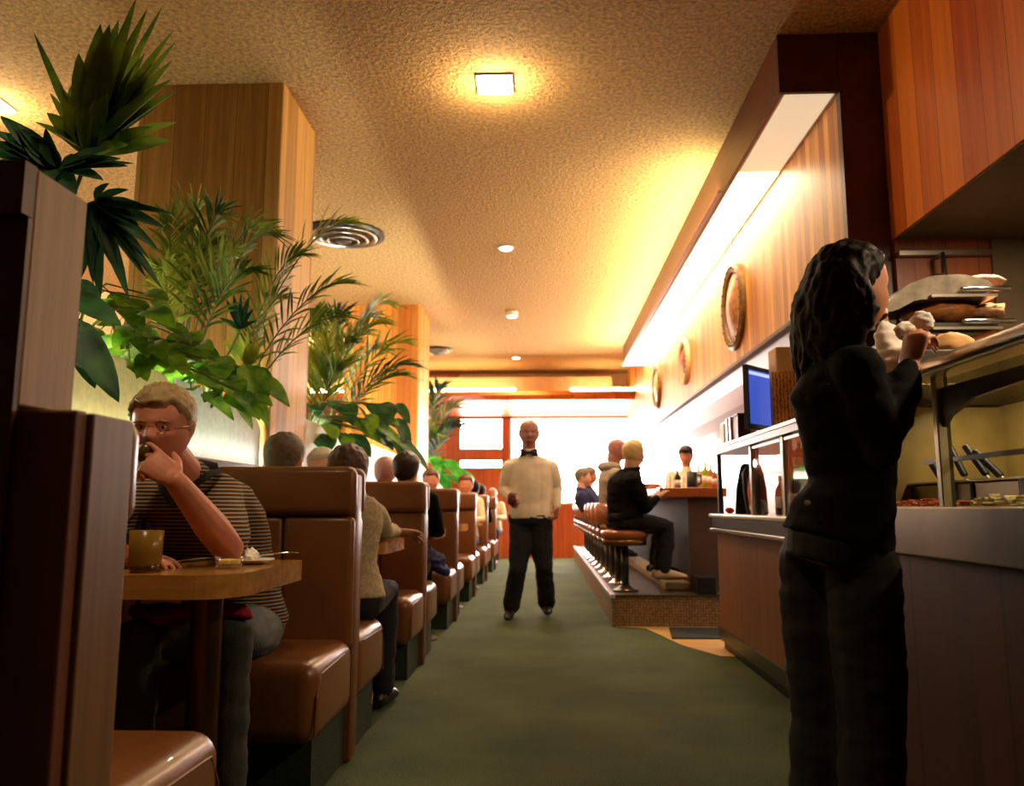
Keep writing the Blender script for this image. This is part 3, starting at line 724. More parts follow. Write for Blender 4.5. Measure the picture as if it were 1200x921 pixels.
def spoon(c, d, lab, tilt=0.):
    d = V(d).normalized(); bm = B(); c = V(c)
    tube(bm, [c, c+d*.03+V((0, 0, .002)), c+d*.045+V((0, 0, .006)), c+d*.12+V((0, 0, .012+tilt)), c+d*.15+V((0, 0, .010+tilt))], [(.003, .010), (.005, .017), (.0025, .004), (.0025, .005), (.002, .007)], 10, ref=(0, 0, 1))
    return tag_mesh('teaspoon', bm, M['chrome'], lab, 'spoon', smooth=True)
spoon(c+V((-.02, .01, .022)), (1, .2, 0), 'teaspoon resting on the white saucer')
spoon(at(196, 662, Z=TZ)+V((0, 0, .008)), (1, .35, 0), 'teaspoon lying on the table beside the amber tumbler')
# muffin plate on the second table
c = V((-.90, 4.26, TZ))
t = thing('side_plate', 'small plate with a muffin on the second table', 'plate', c)
bm = B(); lathe(bm, c, [(.05, 0), (.055, .006), (.088, .016), (.087, .020), (.05, .009)], 28); obj('rim', bm, M['white_ceramic'], t, smooth=True)
tag_mesh('muffin', blob(c+V((0, 0, .052)), .05, (1, 1, .86), 9., .2), plain('muffin_crust', srgb(236, 190, 120), .8, var=.15, vscale=30), 'golden muffin on the small plate', 'muffin', smooth=True)

# ------------------------------------------------------------------ food counter on the right
XC = .985
t = thing('food_counter', 'steel-topped food counter with dark red panels in front of the woman', 'counter', (1.4, .6, 0))
bm = B(); box(bm, XC+.03, 1.62, -1.2, 2.84, .06, .895); obj('front_panel', bm, M['counter_red'], t)
bm = B(); box(bm, XC+.07, 1.62, -1.2, 2.82, 0, .06); obj('kick_base', bm, M['black'], t)
bm = B(); box(bm, XC+.022, XC+.03, -1.2, 2.84, .06, .15); obj('base_strip', bm, M['dark_steel'], t)
bm = B(); box(bm, XC, XC+.03, -1.2, 2.86, .872, 1.0, .004, 2); box(bm, XC, 1.62, 2.82, 2.86, .872, 1.0, .004, 2); obj('steel_apron', bm, M['steel'], t)
bm = B(); box(bm, XC+.03, 1.045, -1.2, 2.82, .975, 1.0); box(bm, 1.505, 1.62, -1.2, 2.82, .975, 1.0); box(bm, 1.045, 1.505, -1.2, .95, .975, 1.0); obj('steel_top', bm, M['steel'], t)
# sneeze guard
t = thing('sneeze_guard', 'glass and steel sneeze guard over the food counter', 'sneeze guard', (1.0, 2.1, 1.0))
for y in (2.10, 1.20, .2, -.8):
    bm = B(); box(bm, 1.0, 1.024, y-.012, y+.012, 1.0, 1.345, .003, 2); obj('post', bm, M['steel'], t)
    bm = B(); box(bm, 1.024, 1.034, y-.008, y+.008, 1.0, 1.345); obj('post_flange', bm, M['dark_steel'], t)
bm = B(); box(bm, .965, 1.06, -1.2, 2.2, 1.33, 1.372, .016, 3); obj('front_rail', bm, M['steel'], t, angle=40)
bm = B(); box(bm, 1.06, 1.58, -1.2, 2.82, 1.34, 1.358); obj('glass_shelf', bm, clear('smoked_glass', (.35, .33, .28)), t)
for y in (2.10, .9, -.3):
    pl = [(y+.012, 1.185), (y-.05, 1.225), (y-.16, 1.255), (y-.40, 1.266), (y-1.18, 1.27), (y-1.18, 1.29), (y+.012, 1.30)]
    bm = B(); prism(bm, pl, 'x', 1.012, 1.024); obj('bracket', bm, M['dark_steel'], t)
bm = B(); box(bm, 1.046, 1.056, -1.2, 2.28, 1.115, 1.127); obj('rod', bm, M['dark_steel'], t)
bm = B(); box(bm, 1.56, 1.58, -1.2, 2.82, 1.0, 1.34); box(bm, 1.04, 1.58, 2.80, 2.815, 1.0, 1.335); obj('rear_screen', bm, plain('amber_screen', srgb(142, 122, 70), .4, var=.3, vscale=5), t)
# pans, food and tools
def shreds(n, x0, x1, y0, y1, z0, z1, seed, sz=.018):
    bm = B(); rn = random.Random(seed)
    for i in range(n):
        x, yy = rn.uniform(x0, x1), rn.uniform(y0, y1); bb = B(); box(bb, -sz, sz, -.004, .004, -.003, .003)
        for v in bb.verts: v.co.z += 12*v.co.x**2
        h = z0+(z1-z0)*(1-((x-.5*(x0+x1))/(.5*(x1-x0)))**2)*(.7+.3*noise.noise(V((x*9, yy*9, seed))))
        merge(bm, bb, Matrix.Translation((x, yy, h+rn.uniform(-.006, .006))) @ Matrix.Rotation(rn.uniform(0, 6), 4, 'Z') @ Matrix.Rotation(rn.uniform(-.6, .6), 4, 'X'))
    box(bm, x0, x1, y0, y1, z0-.03, z0-.004); return bm
for i, (a, b, lab, fn, flab, fc) in enumerate(((1.0, 2.14, 'long low steel tray of shredded lettuce right of the steel post', 'shredded_lettuce', 'heap of pale shredded lettuce right of the steel post', srgb(214, 198, 140)), (2.18, 2.74, 'low steel tray between the woman and the steel post', 'chopped_tomato', 'reddish chopped vegetables between the woman and the steel post', srgb(184, 92, 50)))):
    p = thing('steam_tray', lab, 'tray', (1.12, (a+b)/2, .93), 'low trays on the counter')
    bm = B()
    for q in ((1.05, 1.062, a, b, .93, 1.002), (1.198, 1.21, a, b, .93, 1.002), (1.05, 1.21, a, a+.012, .93, 1.002), (1.05, 1.21, b-.012, b, .93, 1.002), (1.05, 1.21, a, b, .925, .932)): box(bm, *q, .003, 1)
    obj('tray_wall', bm, M['steel'], p)
    o = tag_mesh(fn, shreds(420 if i == 0 else 200, 1.066, 1.194, a+.016, b-.016, .985, 1.032 if i == 0 else 1.022, i, .016), plain(fn, fc, .6, var=.25, vscale=40), flab, 'food'); o['kind'] = 'stuff'
foods = [('sliced_onion', srgb(206, 180, 130)), ('chopped_carrot', srgb(196, 104, 50)), ('relish', srgb(110, 120, 44)), ('salad_mix', srgb(150, 150, 70)), ('bean_mix', srgb(120, 80, 50))]
flab = ['pale onion slices in the pan behind the steel post', 'orange chopped carrot in the pan with the tongs', 'green relish in the pan at the right edge of the photo']
for k in range(3):
    y0 = 2.80-.40*k; y1 = y0-.385; a, b = 1.24, 1.50
    p = thing('steam_pan', ['deep steel pan behind the woman and the steel post', 'deep steel pan with black tong handles', 'deep steel pan at the right edge of the photo'][k], 'pan', (1.37, (y0+y1)/2, .93), 'deep pans on the counter')
    bm = B()
    for q in ((a, b, y0-.012, y0, .93, 1.075), (a, b, y1, y1+.012, .93, 1.075), (a, a+.012, y1, y0, .93, 1.070), (b-.012, b, y1, y0, .93, 1.075), (a, b, y1, y0, .925, .932)): box(bm, *q, .003, 1)
    obj('pan_wall', bm, M['steel'], p)
    bm = B()
    for q in ((a-.014, a+.014, y1, y0), (a-.012, b, y0-.008, y0+.006), (a-.012, b, y1-.006, y1+.008)): box(bm, *q, 1.070, 1.079, .003, 1)
    obj('pan_rim', bm, M['steel'], p)
    bm = B(); box(bm, a-.022, a-.0145, y1+.10, y1+.13, 1.01, 1.075, .003, 1); obj('hook', bm, M['dark_steel'], p)
    o = tag_mesh(foods[k][0], shreds(160, a+.02, b-.02, y1+.02, y0-.02, 1.03, 1.085, 20+k), plain(foods[k][0], foods[k][1], .6, var=.25, vscale=40), flab[k], 'food'); o['kind'] = 'stuff'
tg = [((1114, 578), (1093, 545)), ((1121, 580), (1116, 563)), ((1130, 556), (1113, 524)), ((1155, 555), (1132, 524)), ((1172, 557), (1143, 530))]
for i, (p, q) in enumerate(tg):
    yy = (2.53, 2.52, 2.50, 2.40, 2.34)[i]; a, b = at(*p, Y=yy), at(*q, Y=yy+.06)
    t = thing('serving_tongs', ['tong handle leaning nearest the steel post', 'short black tong handle low behind the pan rim', 'black tong handle sticking up behind the rod, second from the post', 'black tong handle in the middle of the pans', 'black tong handle farthest from the post'][i], 'tongs', a, 'tongs in the pans')
    bm = B(); tube(bm, [a, b], [(.008, .012), (.008, .012)], 8, ref=(0, 1, 0)); obj('grip', bm, M['black'], t, smooth=True)
    bm = B(); d = (a-b).normalized(); tube(bm, [a+d*-.01, a+d*.05], [.004, .003], 6); obj('shank', bm, M['steel'], t)
# partition with racks behind the counter
YP = 4.36; xr = at(1163, 330, Y=YP).x
bm = B(); box(bm, XN, xr, YP, YP+.038, 0, 2.46); struct('partition', bm, wood('partition_wood', srgb(128, 62, 20), srgb(172, 92, 36), .17, .45, contrast=.6), 'wood-panelled partition behind the serving racks')
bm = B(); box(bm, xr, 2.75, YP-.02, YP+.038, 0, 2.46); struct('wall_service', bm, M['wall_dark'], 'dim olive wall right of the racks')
t = thing('wall_rail', 'steel rail with a hanger across the wood partition', 'rail', at(1100, 297, Y=YP-.04))
a, b = at(1044, 297, Y=YP-.04), at(1163, 297, Y=YP-.04); a.x = max(a.x, XN); bm = B(); box(bm, a.x, b.x, YP-.05, YP-.001, a.z-.012, a.z+.012); obj('rail', bm, M['steel'], t)
a = at(1104, 298, Y=YP-.1); b = at(1107, 322, Y=YP-.1); bm = B(); tube(bm, [a+V((0, .06, 0)), a, b, b+V((-.05, -.01, -.012))], [.014, .016, .015, .014], 8); obj('hanger', bm, M['steel'], t, smooth=True)
def rack(Y, outline, pull, lab, mat, foods):
    """serving tray with a sloping left end, carrying food, on a bracket from the partition"""
    pts = [at(px, py, Y=Y) for px, py in outline]
    t = thing('serving_tray', lab, 'tray', pts[0], 'racks on the partition')
    bm = B(); prism(bm, [(p.x, p.z) for p in pts], 'y', Y, Y+.42); bmesh.ops.bevel(bm, geom=[e for e in bm.edges if e.calc_length() > .38], offset=.012, segments=3, affect='EDGES'); obj('tray', bm, mat, t, angle=35)
    a, b = at(*pull[0], Y=Y-.02), at(*pull[1], Y=Y-.02); bm = B(); tube(bm, [a, b], [.012, .012], 10); obj('pull_rod', bm, M['chrome'], t, smooth=True)
    a, b = at(pull[0][0]-40, pull[0][1]+7, Y=Y), at(pull[1][0]-17, pull[1][1]+9, Y=Y); bm = B(); box(bm, a.x, b.x, Y-.03, Y+.3, b.z-.008, b.z+.004); obj('lip', bm, M['steel'], t)
    c = pts[3]; bm = B(); box(bm, c.x, c.x+.04, Y+.40, YP-.001, pts[-2].z-.02, pts[-2].z+.03); obj('bracket', bm, M['dark_steel'], t)
    for (px, py, sx, sz, flab, nm, fm, sd) in foods:
        tag_mesh(nm, blob(at(px, py, Y=Y+.18), 1, (sx, .16, sz), sd, .2, 2.6), fm, flab, 'food', 'food on the racks', smooth=True)
pinkm = plain('wrap_pink', srgb(226, 190, 170), .35, var=.2, vscale=30); roast = plain('roast', srgb(196, 122, 64), .35, var=.45, vscale=20)
rack(3.7, [(1036, 366), (1040, 354), (1064, 333), (1092, 323), (1128, 321), (1162, 329), (1165, 341), (1112, 350), (1074, 351), (1050, 364)], ((1128, 338), (1182, 338)), 'upper steel serving rack with a sloping left end', plain('worn_steel', srgb(104, 94, 80), .4, .7, var=.5, vscale=9),
     [(1142, 334, .11, .028, 'pinkish wrapped food on the right end of the upper rack', 'wrapped_food', pinkm, 3.)])
rack(3.7, [(1052, 398), (1062, 386), (1088, 378), (1130, 378), (1166, 374), (1168, 386), (1128, 396), (1088, 392), (1066, 400)], ((1130, 376), (1188, 376)), 'lower steel serving rack under the grey one', M['dark_steel'],
     [(1098, 370, .17, .062, 'browned roast on the left half of the lower rack', 'roast_meat', roast, 7.), (1148, 370, .09, .045, 'paler sliced meat at the right end of the lower rack', 'sliced_meat', plain('sliced_meat', srgb(222, 164, 120), .4, var=.35, vscale=34), 5.)])
zc_ = 1+.335*1.27+.012
bm = B(); q = at(1115, 404, Y=3.1); box(bm, 1.38, 1.68, 2.98, 3.24, zc_, q.z-.04, .006, 1); tag_mesh('bread_stand', bm, M['dark_steel'], 'steel stand holding the loaf behind the woman\'s hand', 'stand')
tag_mesh('bread_loaf', blob(q, .058, (1.4, 1, .8), 3.3, .2), plain('bread_crust', srgb(226, 170, 100), .6, var=.15, vscale=12), 'tan bread loaf behind the woman\'s fingers', 'bread', smooth=True)

# ------------------------------------------------------------------ far counter with display case
XF = 1.215
t = thing('display_counter', 'brown panelled counter with pale steel edge under the glass case', 'counter', (1.5, 4.2, 0))
bm = B(); box(bm, XF+.05, 1.75, 2.88, 6.05, .15, .93); obj('front_panel', bm, M['counter_brown'], t)
bm = B(); box(bm, XF+.07, 1.75, 2.88, 6.03, 0, .07); obj('kick_base', bm, M['black'], t)
bm = B(); box(bm, XF+.035, XF+.06, 2.88, 6.06, .07, .155); obj('base_board', bm, M['dark_steel'], t)
bm = B(); box(bm, XF, 1.77, 2.88, 6.10, .925, .952, .008, 2); obj('top', bm, M['white_ceramic'], t)
bm = B(); box(bm, XF+.015, XF+.05, 2.88, 6.08, .845, .925); box(bm, XF+.015, 1.75, 6.04, 6.08, .845, .925); obj('steel_band', bm, M['dark_steel'], t)
bm = B(); box(bm, XF+.005, XF+.05, 2.88, 6.085, .825, .848, .004, 2); obj('steel_edge', bm, M['steel'], t)
XG = 1.27
zt = lambda f: 1+f*XG
t = thing('display_case', 'glass-fronted display case with steel shelf on the brown counter', 'display case', (1.5, 4.5, .952))
zs = 1+.335*XG
bm = B(); box(bm, XG-.02, 1.70, 2.92, 6.02, zs-.05, zs-.012); obj('shelf_edge', bm, M['dark_steel'], t)
bm = B(); box(bm, XG-.025, 1.71, 2.92, 6.05, zs-.012, zs+.012, .004, 2); obj('shelf_top', bm, M['steel'], t)
for y, m in ((6.0, 'black'), (5.05, 'steel'), (4.38, 'steel'), (3.6, 'steel'), (2.98, 'steel')):
    bm = B(); box(bm, XG, XG+.03, y-.02, y+.02, .953, zs-.05); obj('post', bm, M[m], t)
    if y < 6: bm = B(); box(bm, XG+.031, XG+.042, y-.05, y+.04, .953, zs-.05); obj('post_back', bm, M['dark_steel'], t)
for a, b in ((4.42, 5.0), (3.64, 4.33), (3.0, 3.56)):
    bm = B(); box(bm, XG+.008, XG+.014, a, b, .96, zs-.055); obj('glass_front', bm, M['clear'], t)
    bm = B(); box(bm, XG+.002, XG+.02, a, b, zs-.075, zs-.06); obj('glass_rim', bm, M['steel'], t)
bm = B(); box(bm, XG+.03, 1.66, 3.0, 5.02, 1.19, 1.20); obj('glass_shelf', bm, M['clear'], t)
bm = B(); box(bm, 1.66, 1.69, 2.95, 4.95, .953, zs-.05); obj('back_board', bm, plain('case_back', srgb(150, 108, 70), .35, var=.5, vscale=4), t)
# things in and on the case
def bottle(p, h, r, mat, lab, cap=None, name='bottle', group=None, neck=.35):
    t = thing(name, lab, 'bottle', p, group); p = V(p)
    bm = B(); lathe(bm, p, [(r*.9, 0), (r, h*.02), (r, h*.58), (r*.9, h*.66), (r*neck, h*.78), (r*neck, h*.95)], 16); obj('glass_body', bm, mat, t, angle=40)
    bm = B(); lathe(bm, p, [(r*neck*1.15, h*.93), (r*neck*1.15, h)], 12); obj('cap', bm, cap or M['brass'], t)
    bm = B(); lathe(bm, p, [(r*1.02, h*.18), (r*1.02, h*.46)], 16); obj('paper_label', bm, M['paper'], t, smooth=True)
    return t
gb = [plain('glass_dark', srgb(26, 26, 20), .12), plain('glass_green', srgb(40, 70, 30), .12), plain('glass_lime', srgb(176, 196, 24), .2), plain('glass_pale', srgb(206, 190, 160), .2), plain('glass_tan', srgb(196, 150, 96), .25), plain('glass_orange', srgb(196, 96, 30), .25)]
bottle((1.40, 4.88, .953), .23, .034, gb[0], 'dark bottle on the case floor, nearer the white post', group='dark bottles in the case')
bottle((1.40, 4.72, .953), .23, .034, gb[0], 'dark bottle on the case floor, right of its twin', group='dark bottles in the case')
bottle((1.45, 4.84, 1.201), .19, .028, gb[1], 'slim green bottle on the glass shelf of the case')
bottle((1.45, 4.66, 1.201), .17, .03, gb[0], 'short dark bottle on the glass shelf of the case')
bm = B(); box(bm, 1.33, 1.52, 4.42, 4.64, .953, 1.15, .006, 2); tag_mesh('napkin_box', bm, plain('pinkish_card', srgb(170, 132, 110), .7, var=.1), 'pinkish carton on the floor of the glass case', 'box')
for k in range(3):
    c = V((1.42, 4.25-.3*k, 1.201)); t = thing('glass_cup', ['pale stack of cups on the glass shelf by the second pane', 'second stack of cups behind the woman\'s back', 'third stack of cups behind the woman\'s back'][k], 'cup', c, 'cup stacks')
    bm = B(); lathe(bm, c, [(.03, 0), (.045, .1), (.047, .1), (.05, .15), (.046, .15), (.03, .06)], 16); obj('cup_wall', bm, M['white_ceramic'], t, smooth=True)
# bag and cloth standing at the open end of the case
p = at(858, 603, Y=5.4)
t = thing('cloth_bag', 'rust and black cloth bag standing on the counter end', 'bag', (1.36, 5.42, .953))
bm = B(); tube(bm, [(1.38, 5.30, .96), (1.37, 5.30, 1.10), (1.38, 5.34, 1.20), (1.40, 5.36, 1.25)], [(.05, .10), (.055, .12), (.045, .08), (.02, .04)], 14, ref=(1, 0, 0)); obj('bag_body', bm, M['rust_cloth'], t, smooth=True)
bm = B(); tube(bm, [(1.33, 5.36, .96), (1.325, 5.42, 1.10), (1.33, 5.44, 1.22), (1.36, 5.44, 1.27), (1.37, 5.38, 1.24), (1.36, 5.33, 1.12)], [.016]*6, 10); obj('strap', bm, M['black'], t, smooth=True)
bm = B(); tube(bm, [(1.36, 5.62, .96), (1.35, 5.55, 1.12), (1.36, 5.52, 1.26)], [(.05, .06), (.05, .055), (.03, .04)], 12); obj('dark_pouch', bm, M['black_cloth'], t, smooth=True)
tag_mesh('folded_cloth', blob((1.335, 5.13, 1.0), .055, (.9, 1.3, .85), 2.1, .3), M['cream_cloth'], 'cream folded cloth lying at the foot of the white post', 'cloth', smooth=True)
tag_mesh('red_cloth', blob((1.30, 5.78, .975), .03, (1, 1.6, .7), 5.1, .3), M['red_cloth'], 'small red cloth on the far end of the counter', 'cloth', smooth=True)
# screen, clipboard menu, crates on the shelf
zt_ = zs+.012
c = V((1.42, 5.27, zt_)); t = thing('monitor', 'black-framed screen glowing blue on the steel shelf', 'screen', c)
P = [at(875, 424, Y=5.02), at(905, 430, Y=4.80), at(905, 488, Y=4.80), at(884, 490, Y=5.02)]
a, b = at(876, 457, Y=5.12), at(907, 460, Y=5.38); a.z = b.z = 0; d = (b-a).normalized(); nrm = V((d.y, -d.x, 0))
if nrm.y > 0: nrm = -nrm
def slab(a, b, z0, z1, off0, off1, bm=None, lean=0.):
    bm = bm or B(); pts = []
    for z, l in ((z0, 0), (z1, lean)):
        for q, o in ((a, off0), (b, off0), (b, off1), (a, off1)): pts.append(bm.verts.new(V((q.x, q.y, z))+nrm*(o+l)))
    for f in ((0, 1, 2, 3), (4, 5, 6, 7), (0, 1, 5, 4), (1, 2, 6, 5), (2, 3, 7, 6), (3, 0, 4, 7)): bm.faces.new([pts[i] for i in f])
    return bm
obj('bezel', slab(a, b, zt_+.05, zt_+.46, -.03, 0), M['black'], t)
M['screen'] = emit('screen_blue', srgb(60, 92, 210), .75); M['screen_bar'] = emit('screen_bar', srgb(170, 190, 255), 1.3)
ai, bi = a+d*.022, b-d*.01
obj('display', slab(ai, bi, zt_+.085, zt_+.43, 0, .003), M['screen'], t)
obj('title_bar', slab(ai, bi, zt_+.40, zt_+.42, .003, .005), M['screen_bar'], t)
bm = B(); cyl(bm, (1.42, 5.27), .02, zt_+.01, zt_+.06, 12); cyl(bm, (1.42, 5.27), .07, zt_, zt_+.012, 20); obj('stand', bm, M['brass'], t)
m, nt, bs = nodes('menu_card'); bs.inputs['Roughness'].default_value = .6
w = N(nt, 'ShaderNodeTexWave', wave_type='BANDS', bands_direction='X'); w.inputs['Scale'].default_value = 16; w.inputs['Distortion'].default_value = 5; w.inputs['Detail'].default_value = 3; w.inputs['Detail Scale'].default_value = 5
nt.links.new(coords(nt, (1, 1, .7)), w.inputs['Vector']); nt.links.new(ramp(nt, w.outputs['Fac'], [(.2, srgb(120, 62, 18)), (.55, srgb(206, 132, 56))]), bs.inputs['Base Color']); M['menu'] = m
a, b = at(905, 460, Y=5.02), at(944, 460, Y=4.95); a.z = b.z = 0; d = (b-a).normalized(); nrm = V((d.y, -d.x, 0)); nrm = -nrm if nrm.y > 0 else nrm
t = thing('menu_board', 'orange-brown board of fine lines beside the blue screen', 'board', (1.5, 4.6, zt_))
obj('board', slab(a, b, zt_+.02, zt_+.39, -.015, 0), M['menu'], t)
obj('foot', slab(a, b, zt_, zt_+.02, -.06, .01), M['dark_wood'], t)
bm = B(); box(bm, 1.46, 1.70, 5.06, 5.24, zt_, zt_+.56, .01, 2); tag_mesh('carton', bm, plain('carton_tan', srgb(206, 150, 76), .6, var=.1), 'tan carton behind the board on the shelf', 'box')
t = thing('crate', 'dark brown wooden crate on the far part of the shelf', 'crate', (1.45, 5.5, zt_))
bm = B(); box(bm, 1.275, 1.36, 5.34, 5.66, zt_, zt_+.16, .006, 1); obj('side', bm, M['dark_wood'], t)
bm = B()
for k in range(2): box(bm, 1.265, 1.276, 5.66-.1*k-.05, 5.66-.1*k, zt_+.005, zt_+.165)
obj('slat', bm, M['bar_top'], t)
bm = B(); box(bm, 1.27, 1.37, 5.33, 5.67, zt_+.16, zt_+.172); obj('lid', bm, M['dark_wood'], t)
t = thing('tin_box', 'white-fronted wooden box at the far tip of the shelf', 'box', (1.4, 5.85, zt_))
bm = B(); box(bm, 1.30, 1.50, 5.74, 5.98, zt_, zt_+.17, .004, 1); obj('case', bm, M['bar_top'], t)
bm = B(); box(bm, 1.293, 1.302, 5.84, 5.96, zt_+.02, zt_+.155); obj('white_face', bm, M['white_paint'], t)
bm = B(); prism(bm, [(.97, 6.40), (1.03, 6.95), (1.44, 6.95), (1.44, 6.40)], 'z', .006, .016); tag_mesh('rubber_mat', bm, M['mat'], 'dark rubber mat on the tan floor by the platform', 'mat')

# ------------------------------------------------------------------ bar
PZ = .266
bm = B(); box(bm, .575, 3.45, 7.05, 15.6, 0, PZ-.014); struct('platform', bm, M['mosaic'], 'mosaic-tiled platform carrying the bar stools')
bm = B(); box(bm, .565, 3.45, 7.04, 15.6, PZ-.014, PZ); o = struct('platform_floor', bm, plain('platform_dark', srgb(66, 52, 36), .45, var=.2))
bm = B(); box(bm, .56, .60, 7.035, 15.6, PZ-.03, PZ+.006, .004, 1); tag = struct('trim_4', bm, M['lilac_paint'])
t = thing('bar_counter', 'long bar with orange-brown wooden top on the tiled platform', 'bar', (1.35, 7.3, PZ))
bm = B(); box(bm, 1.03, 1.62, 7.28, 15.2, 1.085, 1.17, .008, 2); obj('top', bm, M['bar_top'], t)
bm = B(); box(bm, 1.30, 1.58, 7.36, 15.2, PZ, 1.085); obj('front', bm, M['bar_dark'], t)
bm = B(); box(bm, 1.28, 1.60, 7.33, 7.36, PZ, 1.085); obj('end_panel', bm, M['bar_end'], t)
bm = B(); box(bm, 1.08, 1.30, 7.42, 15.2, PZ, PZ+.07, .01, 2); obj('foot_step', bm, plain('foot_step', srgb(150, 124, 84), .5, var=.1), t)
bm = B(); box(bm, 1.30, 1.46, 7.08, 7.32, PZ, PZ+.15, .01, 2); tag_mesh('black_bin', bm, M['black'], 'low black box at the end of the bar', 'box')
def bar_stool(p, back, lab):
    p = V(p); t = thing('bar_stool', lab, 'bar stool', p, 'bar stools'); z = .525
    bm = B(); lathe(bm, p, [(.185, z-.075), (.205, z-.06), (.21, z-.02), (.195, z), (.15, z+.012), (.02, z+.016)], 32); obj('seat', bm, plain('stool_vinyl', srgb(150, 80, 36), .28, coat=.3) if 'stool_vinyl' not in bpy.data.materials else bpy.data.materials['stool_vinyl'], t, smooth=True)
    bm = B(); lathe(bm, p, [(.195, z-.125), (.2, z-.075)], 32); obj('seat_band', bm, M['bronze'], t, smooth=True)
    bm = B(); lathe(bm, p, [(.034, .02), (.034, z-.12)], 16); obj('post', bm, M['dark_steel'], t, smooth=True)
    bm = B(); lathe(bm, p, [(.115, 0), (.115, .012), (.07, .025), (.045, .05)], 24); obj('base', bm, M['chrome'] if back else M['dark_steel'], t, angle=40)
    bm = B(); lathe(bm, p+V((0, -.09, .010)), [(.022, 0), (.022, .012), (.004, .018)], 12); obj('bolt', bm, M['brass'], t, smooth=True)
    if back:
        rg = []
        for k in range(13):
            a = PI*.5+ (k/12)*PI; ca = p+V((.20*math.cos(a), .20*math.sin(a), 0)); n = V((math.cos(a), math.sin(a), 0)); h = .115*math.sin(PI*(.12+.76*k/12))**.6
            rg.append(ell(ca+V((0, 0, z+.14)), n, V((0, 0, 1)), .024, h, 10))
        bm = B(); loft(bm, rg); obj('backrest', bm, bpy.data.materials['stool_vinyl'], t, smooth=True)
        bm = B()
        for s in (-.45, .45): tube(bm, [p+V((-.19*math.cos(s), .19*math.sin(s), z-.06)), p+V((-.215*math.cos(s), .215*math.sin(s), z+.06))], [.01, .01], 8)
        obj('bracket', bm, M['chrome'], t)
    return t
SX, SY, SP = .715, 7.34, .66
bar_stool((SX, SY, PZ), False, 'backless bar stool nearest the camera, under the person in black')
s2 = bar_stool((SX, SY+SP, PZ), True, 'bar stool with curved back under the man in the grey hoodie')
ordn = ['third', 'fourth', 'fifth', 'sixth', 'seventh', 'eighth', 'ninth', 'tenth', 'eleventh']
for k in range(9): dup(s2, (SX, SY+SP*(k+2), PZ), '%s bar stool from the near end of the bar' % ordn[k])
# bottles and glasses on the bar
BZ = 1.171
def on_bar(px, Y): q = at(px, 565, Y=Y); return V((q.x, Y, BZ))
bottle(on_bar(794, 8.0), .19, .032, gb[0], 'small dark bottle on the bar left of the bartender')
bottle(on_bar(827, 7.62), .25, .034, gb[2], 'yellow-green bottle on the bar, nearest the display case')
bottle(on_bar(819, 7.9), .22, .036, gb[3], 'pale bottle on the bar left of the yellow-green one')
bottle(on_bar(833, 7.55), .23, .03, gb[4], 'tan bottle on the bar right of the yellow-green one')
bottle(on_bar(838, 7.45), .18, .028, gb[5], 'orange bottle at the very end of the bar')
for i, (px, Y) in enumerate(((774, 8.4), (783, 8.2), (788, 7.8), (799, 8.1))):
    c = on_bar(px, Y); t = thing('water_glass', 'clear water glass on the bar, %s from the person in black' % ['first', 'second', 'third', 'fourth'][i], 'glass', c, 'water glasses')
    bm = B(); lathe(bm, c, [(.028, 0), (.034, .12), (.032, .12), (.026, .01)], 16); obj('tumbler', bm, M['clear'], t, smooth=True)
c = on_bar(811, 7.75); t = thing('black_mug', 'tall black mug on the bar in front of the bartender', 'mug', c)
bm = B(); lathe(bm, c, [(.045, 0), (.05, .02), (.048, .16), (.042, .16), (.04, .03)], 18); obj('mug_wall', bm, M['black'], t, smooth=True)
bm = B(); tube(bm, [c+V((.045, 0, .13)), c+V((.085, 0, .12)), c+V((.085, 0, .05)), c+V((.047, 0, .035))], [.008]*4, 8); obj('handle', bm, M['black'], t, smooth=True)
tag_mesh('bread_basket', blob(on_bar(765, 8.6)+V((0, 0, .03)), .09, (1.2, 1.2, .5), 6., .2), plain('basket', srgb(160, 74, 34), .6, var=.3, vscale=30), 'brown basket on the bar beside the person in black', 'basket', smooth=True)
# lilac canopy under the soffit with its lamps, back bar
pl = [(XS+.06, 2.235), (XS+.10, 2.10), (XS+.22, 1.98), (XS+.42, 1.92), (XS+.7, 1.92), (XS+.7, 1.97), (XS+.43, 1.97), (XS+.26, 2.03), (XS+.15, 2.13), (XS+.11, 2.235)]
bm = B(); prism(bm, pl, 'y', 5.1, 14.5); tag_mesh('bar_canopy', bm, M['lilac_paint'], 'curved lilac-white canopy under the golden soffit', 'canopy')
bm = B(); prism(bm, pl, 'y', 4.46, 5.09); tag_mesh('canopy_end', bm, M['lilac_paint'], 'short lilac canopy piece behind the blue screen', 'canopy')
M['bar_tube'] = emit('bar_tube', (.86, .88, 1.), 26.)
for i, (a, b) in enumerate(((4.6, 7.6), (8.2, 11.2), (11.8, 14.4))):
    t = thing('bar_lamp', ['tube lamp tucked behind the nearer canopy', 'tube lamp tucked behind the middle of the canopy', 'tube lamp tucked behind the far end of the canopy'][i], 'lamp', (2.75, (a+b)/2, 2.2), 'bar tube lamps')
    bm = B(); tube(bm, [(2.7, a, 2.18), (2.7, b, 2.18)], [.025, .025], 8); obj('tube', bm, M['bar_tube'], t, smooth=True)
    bm = B(); box(bm, 2.66, 2.74, a, b, 2.205, 2.26); obj('batten', bm, M['white_paint'], t)
bm = B(); box(bm, 3.05, 3.495, 6.3, 15.6, PZ, 1.15); tag_mesh('back_bar', bm, M['white_paint'], 'pale back bar cabinet along the right wall', 'cabinet')
# ------------------------------------------------------------------ people
X_, Y_, Z_ = V((1, 0, 0)), V((0, 1, 0)), V((0, 0, 1))
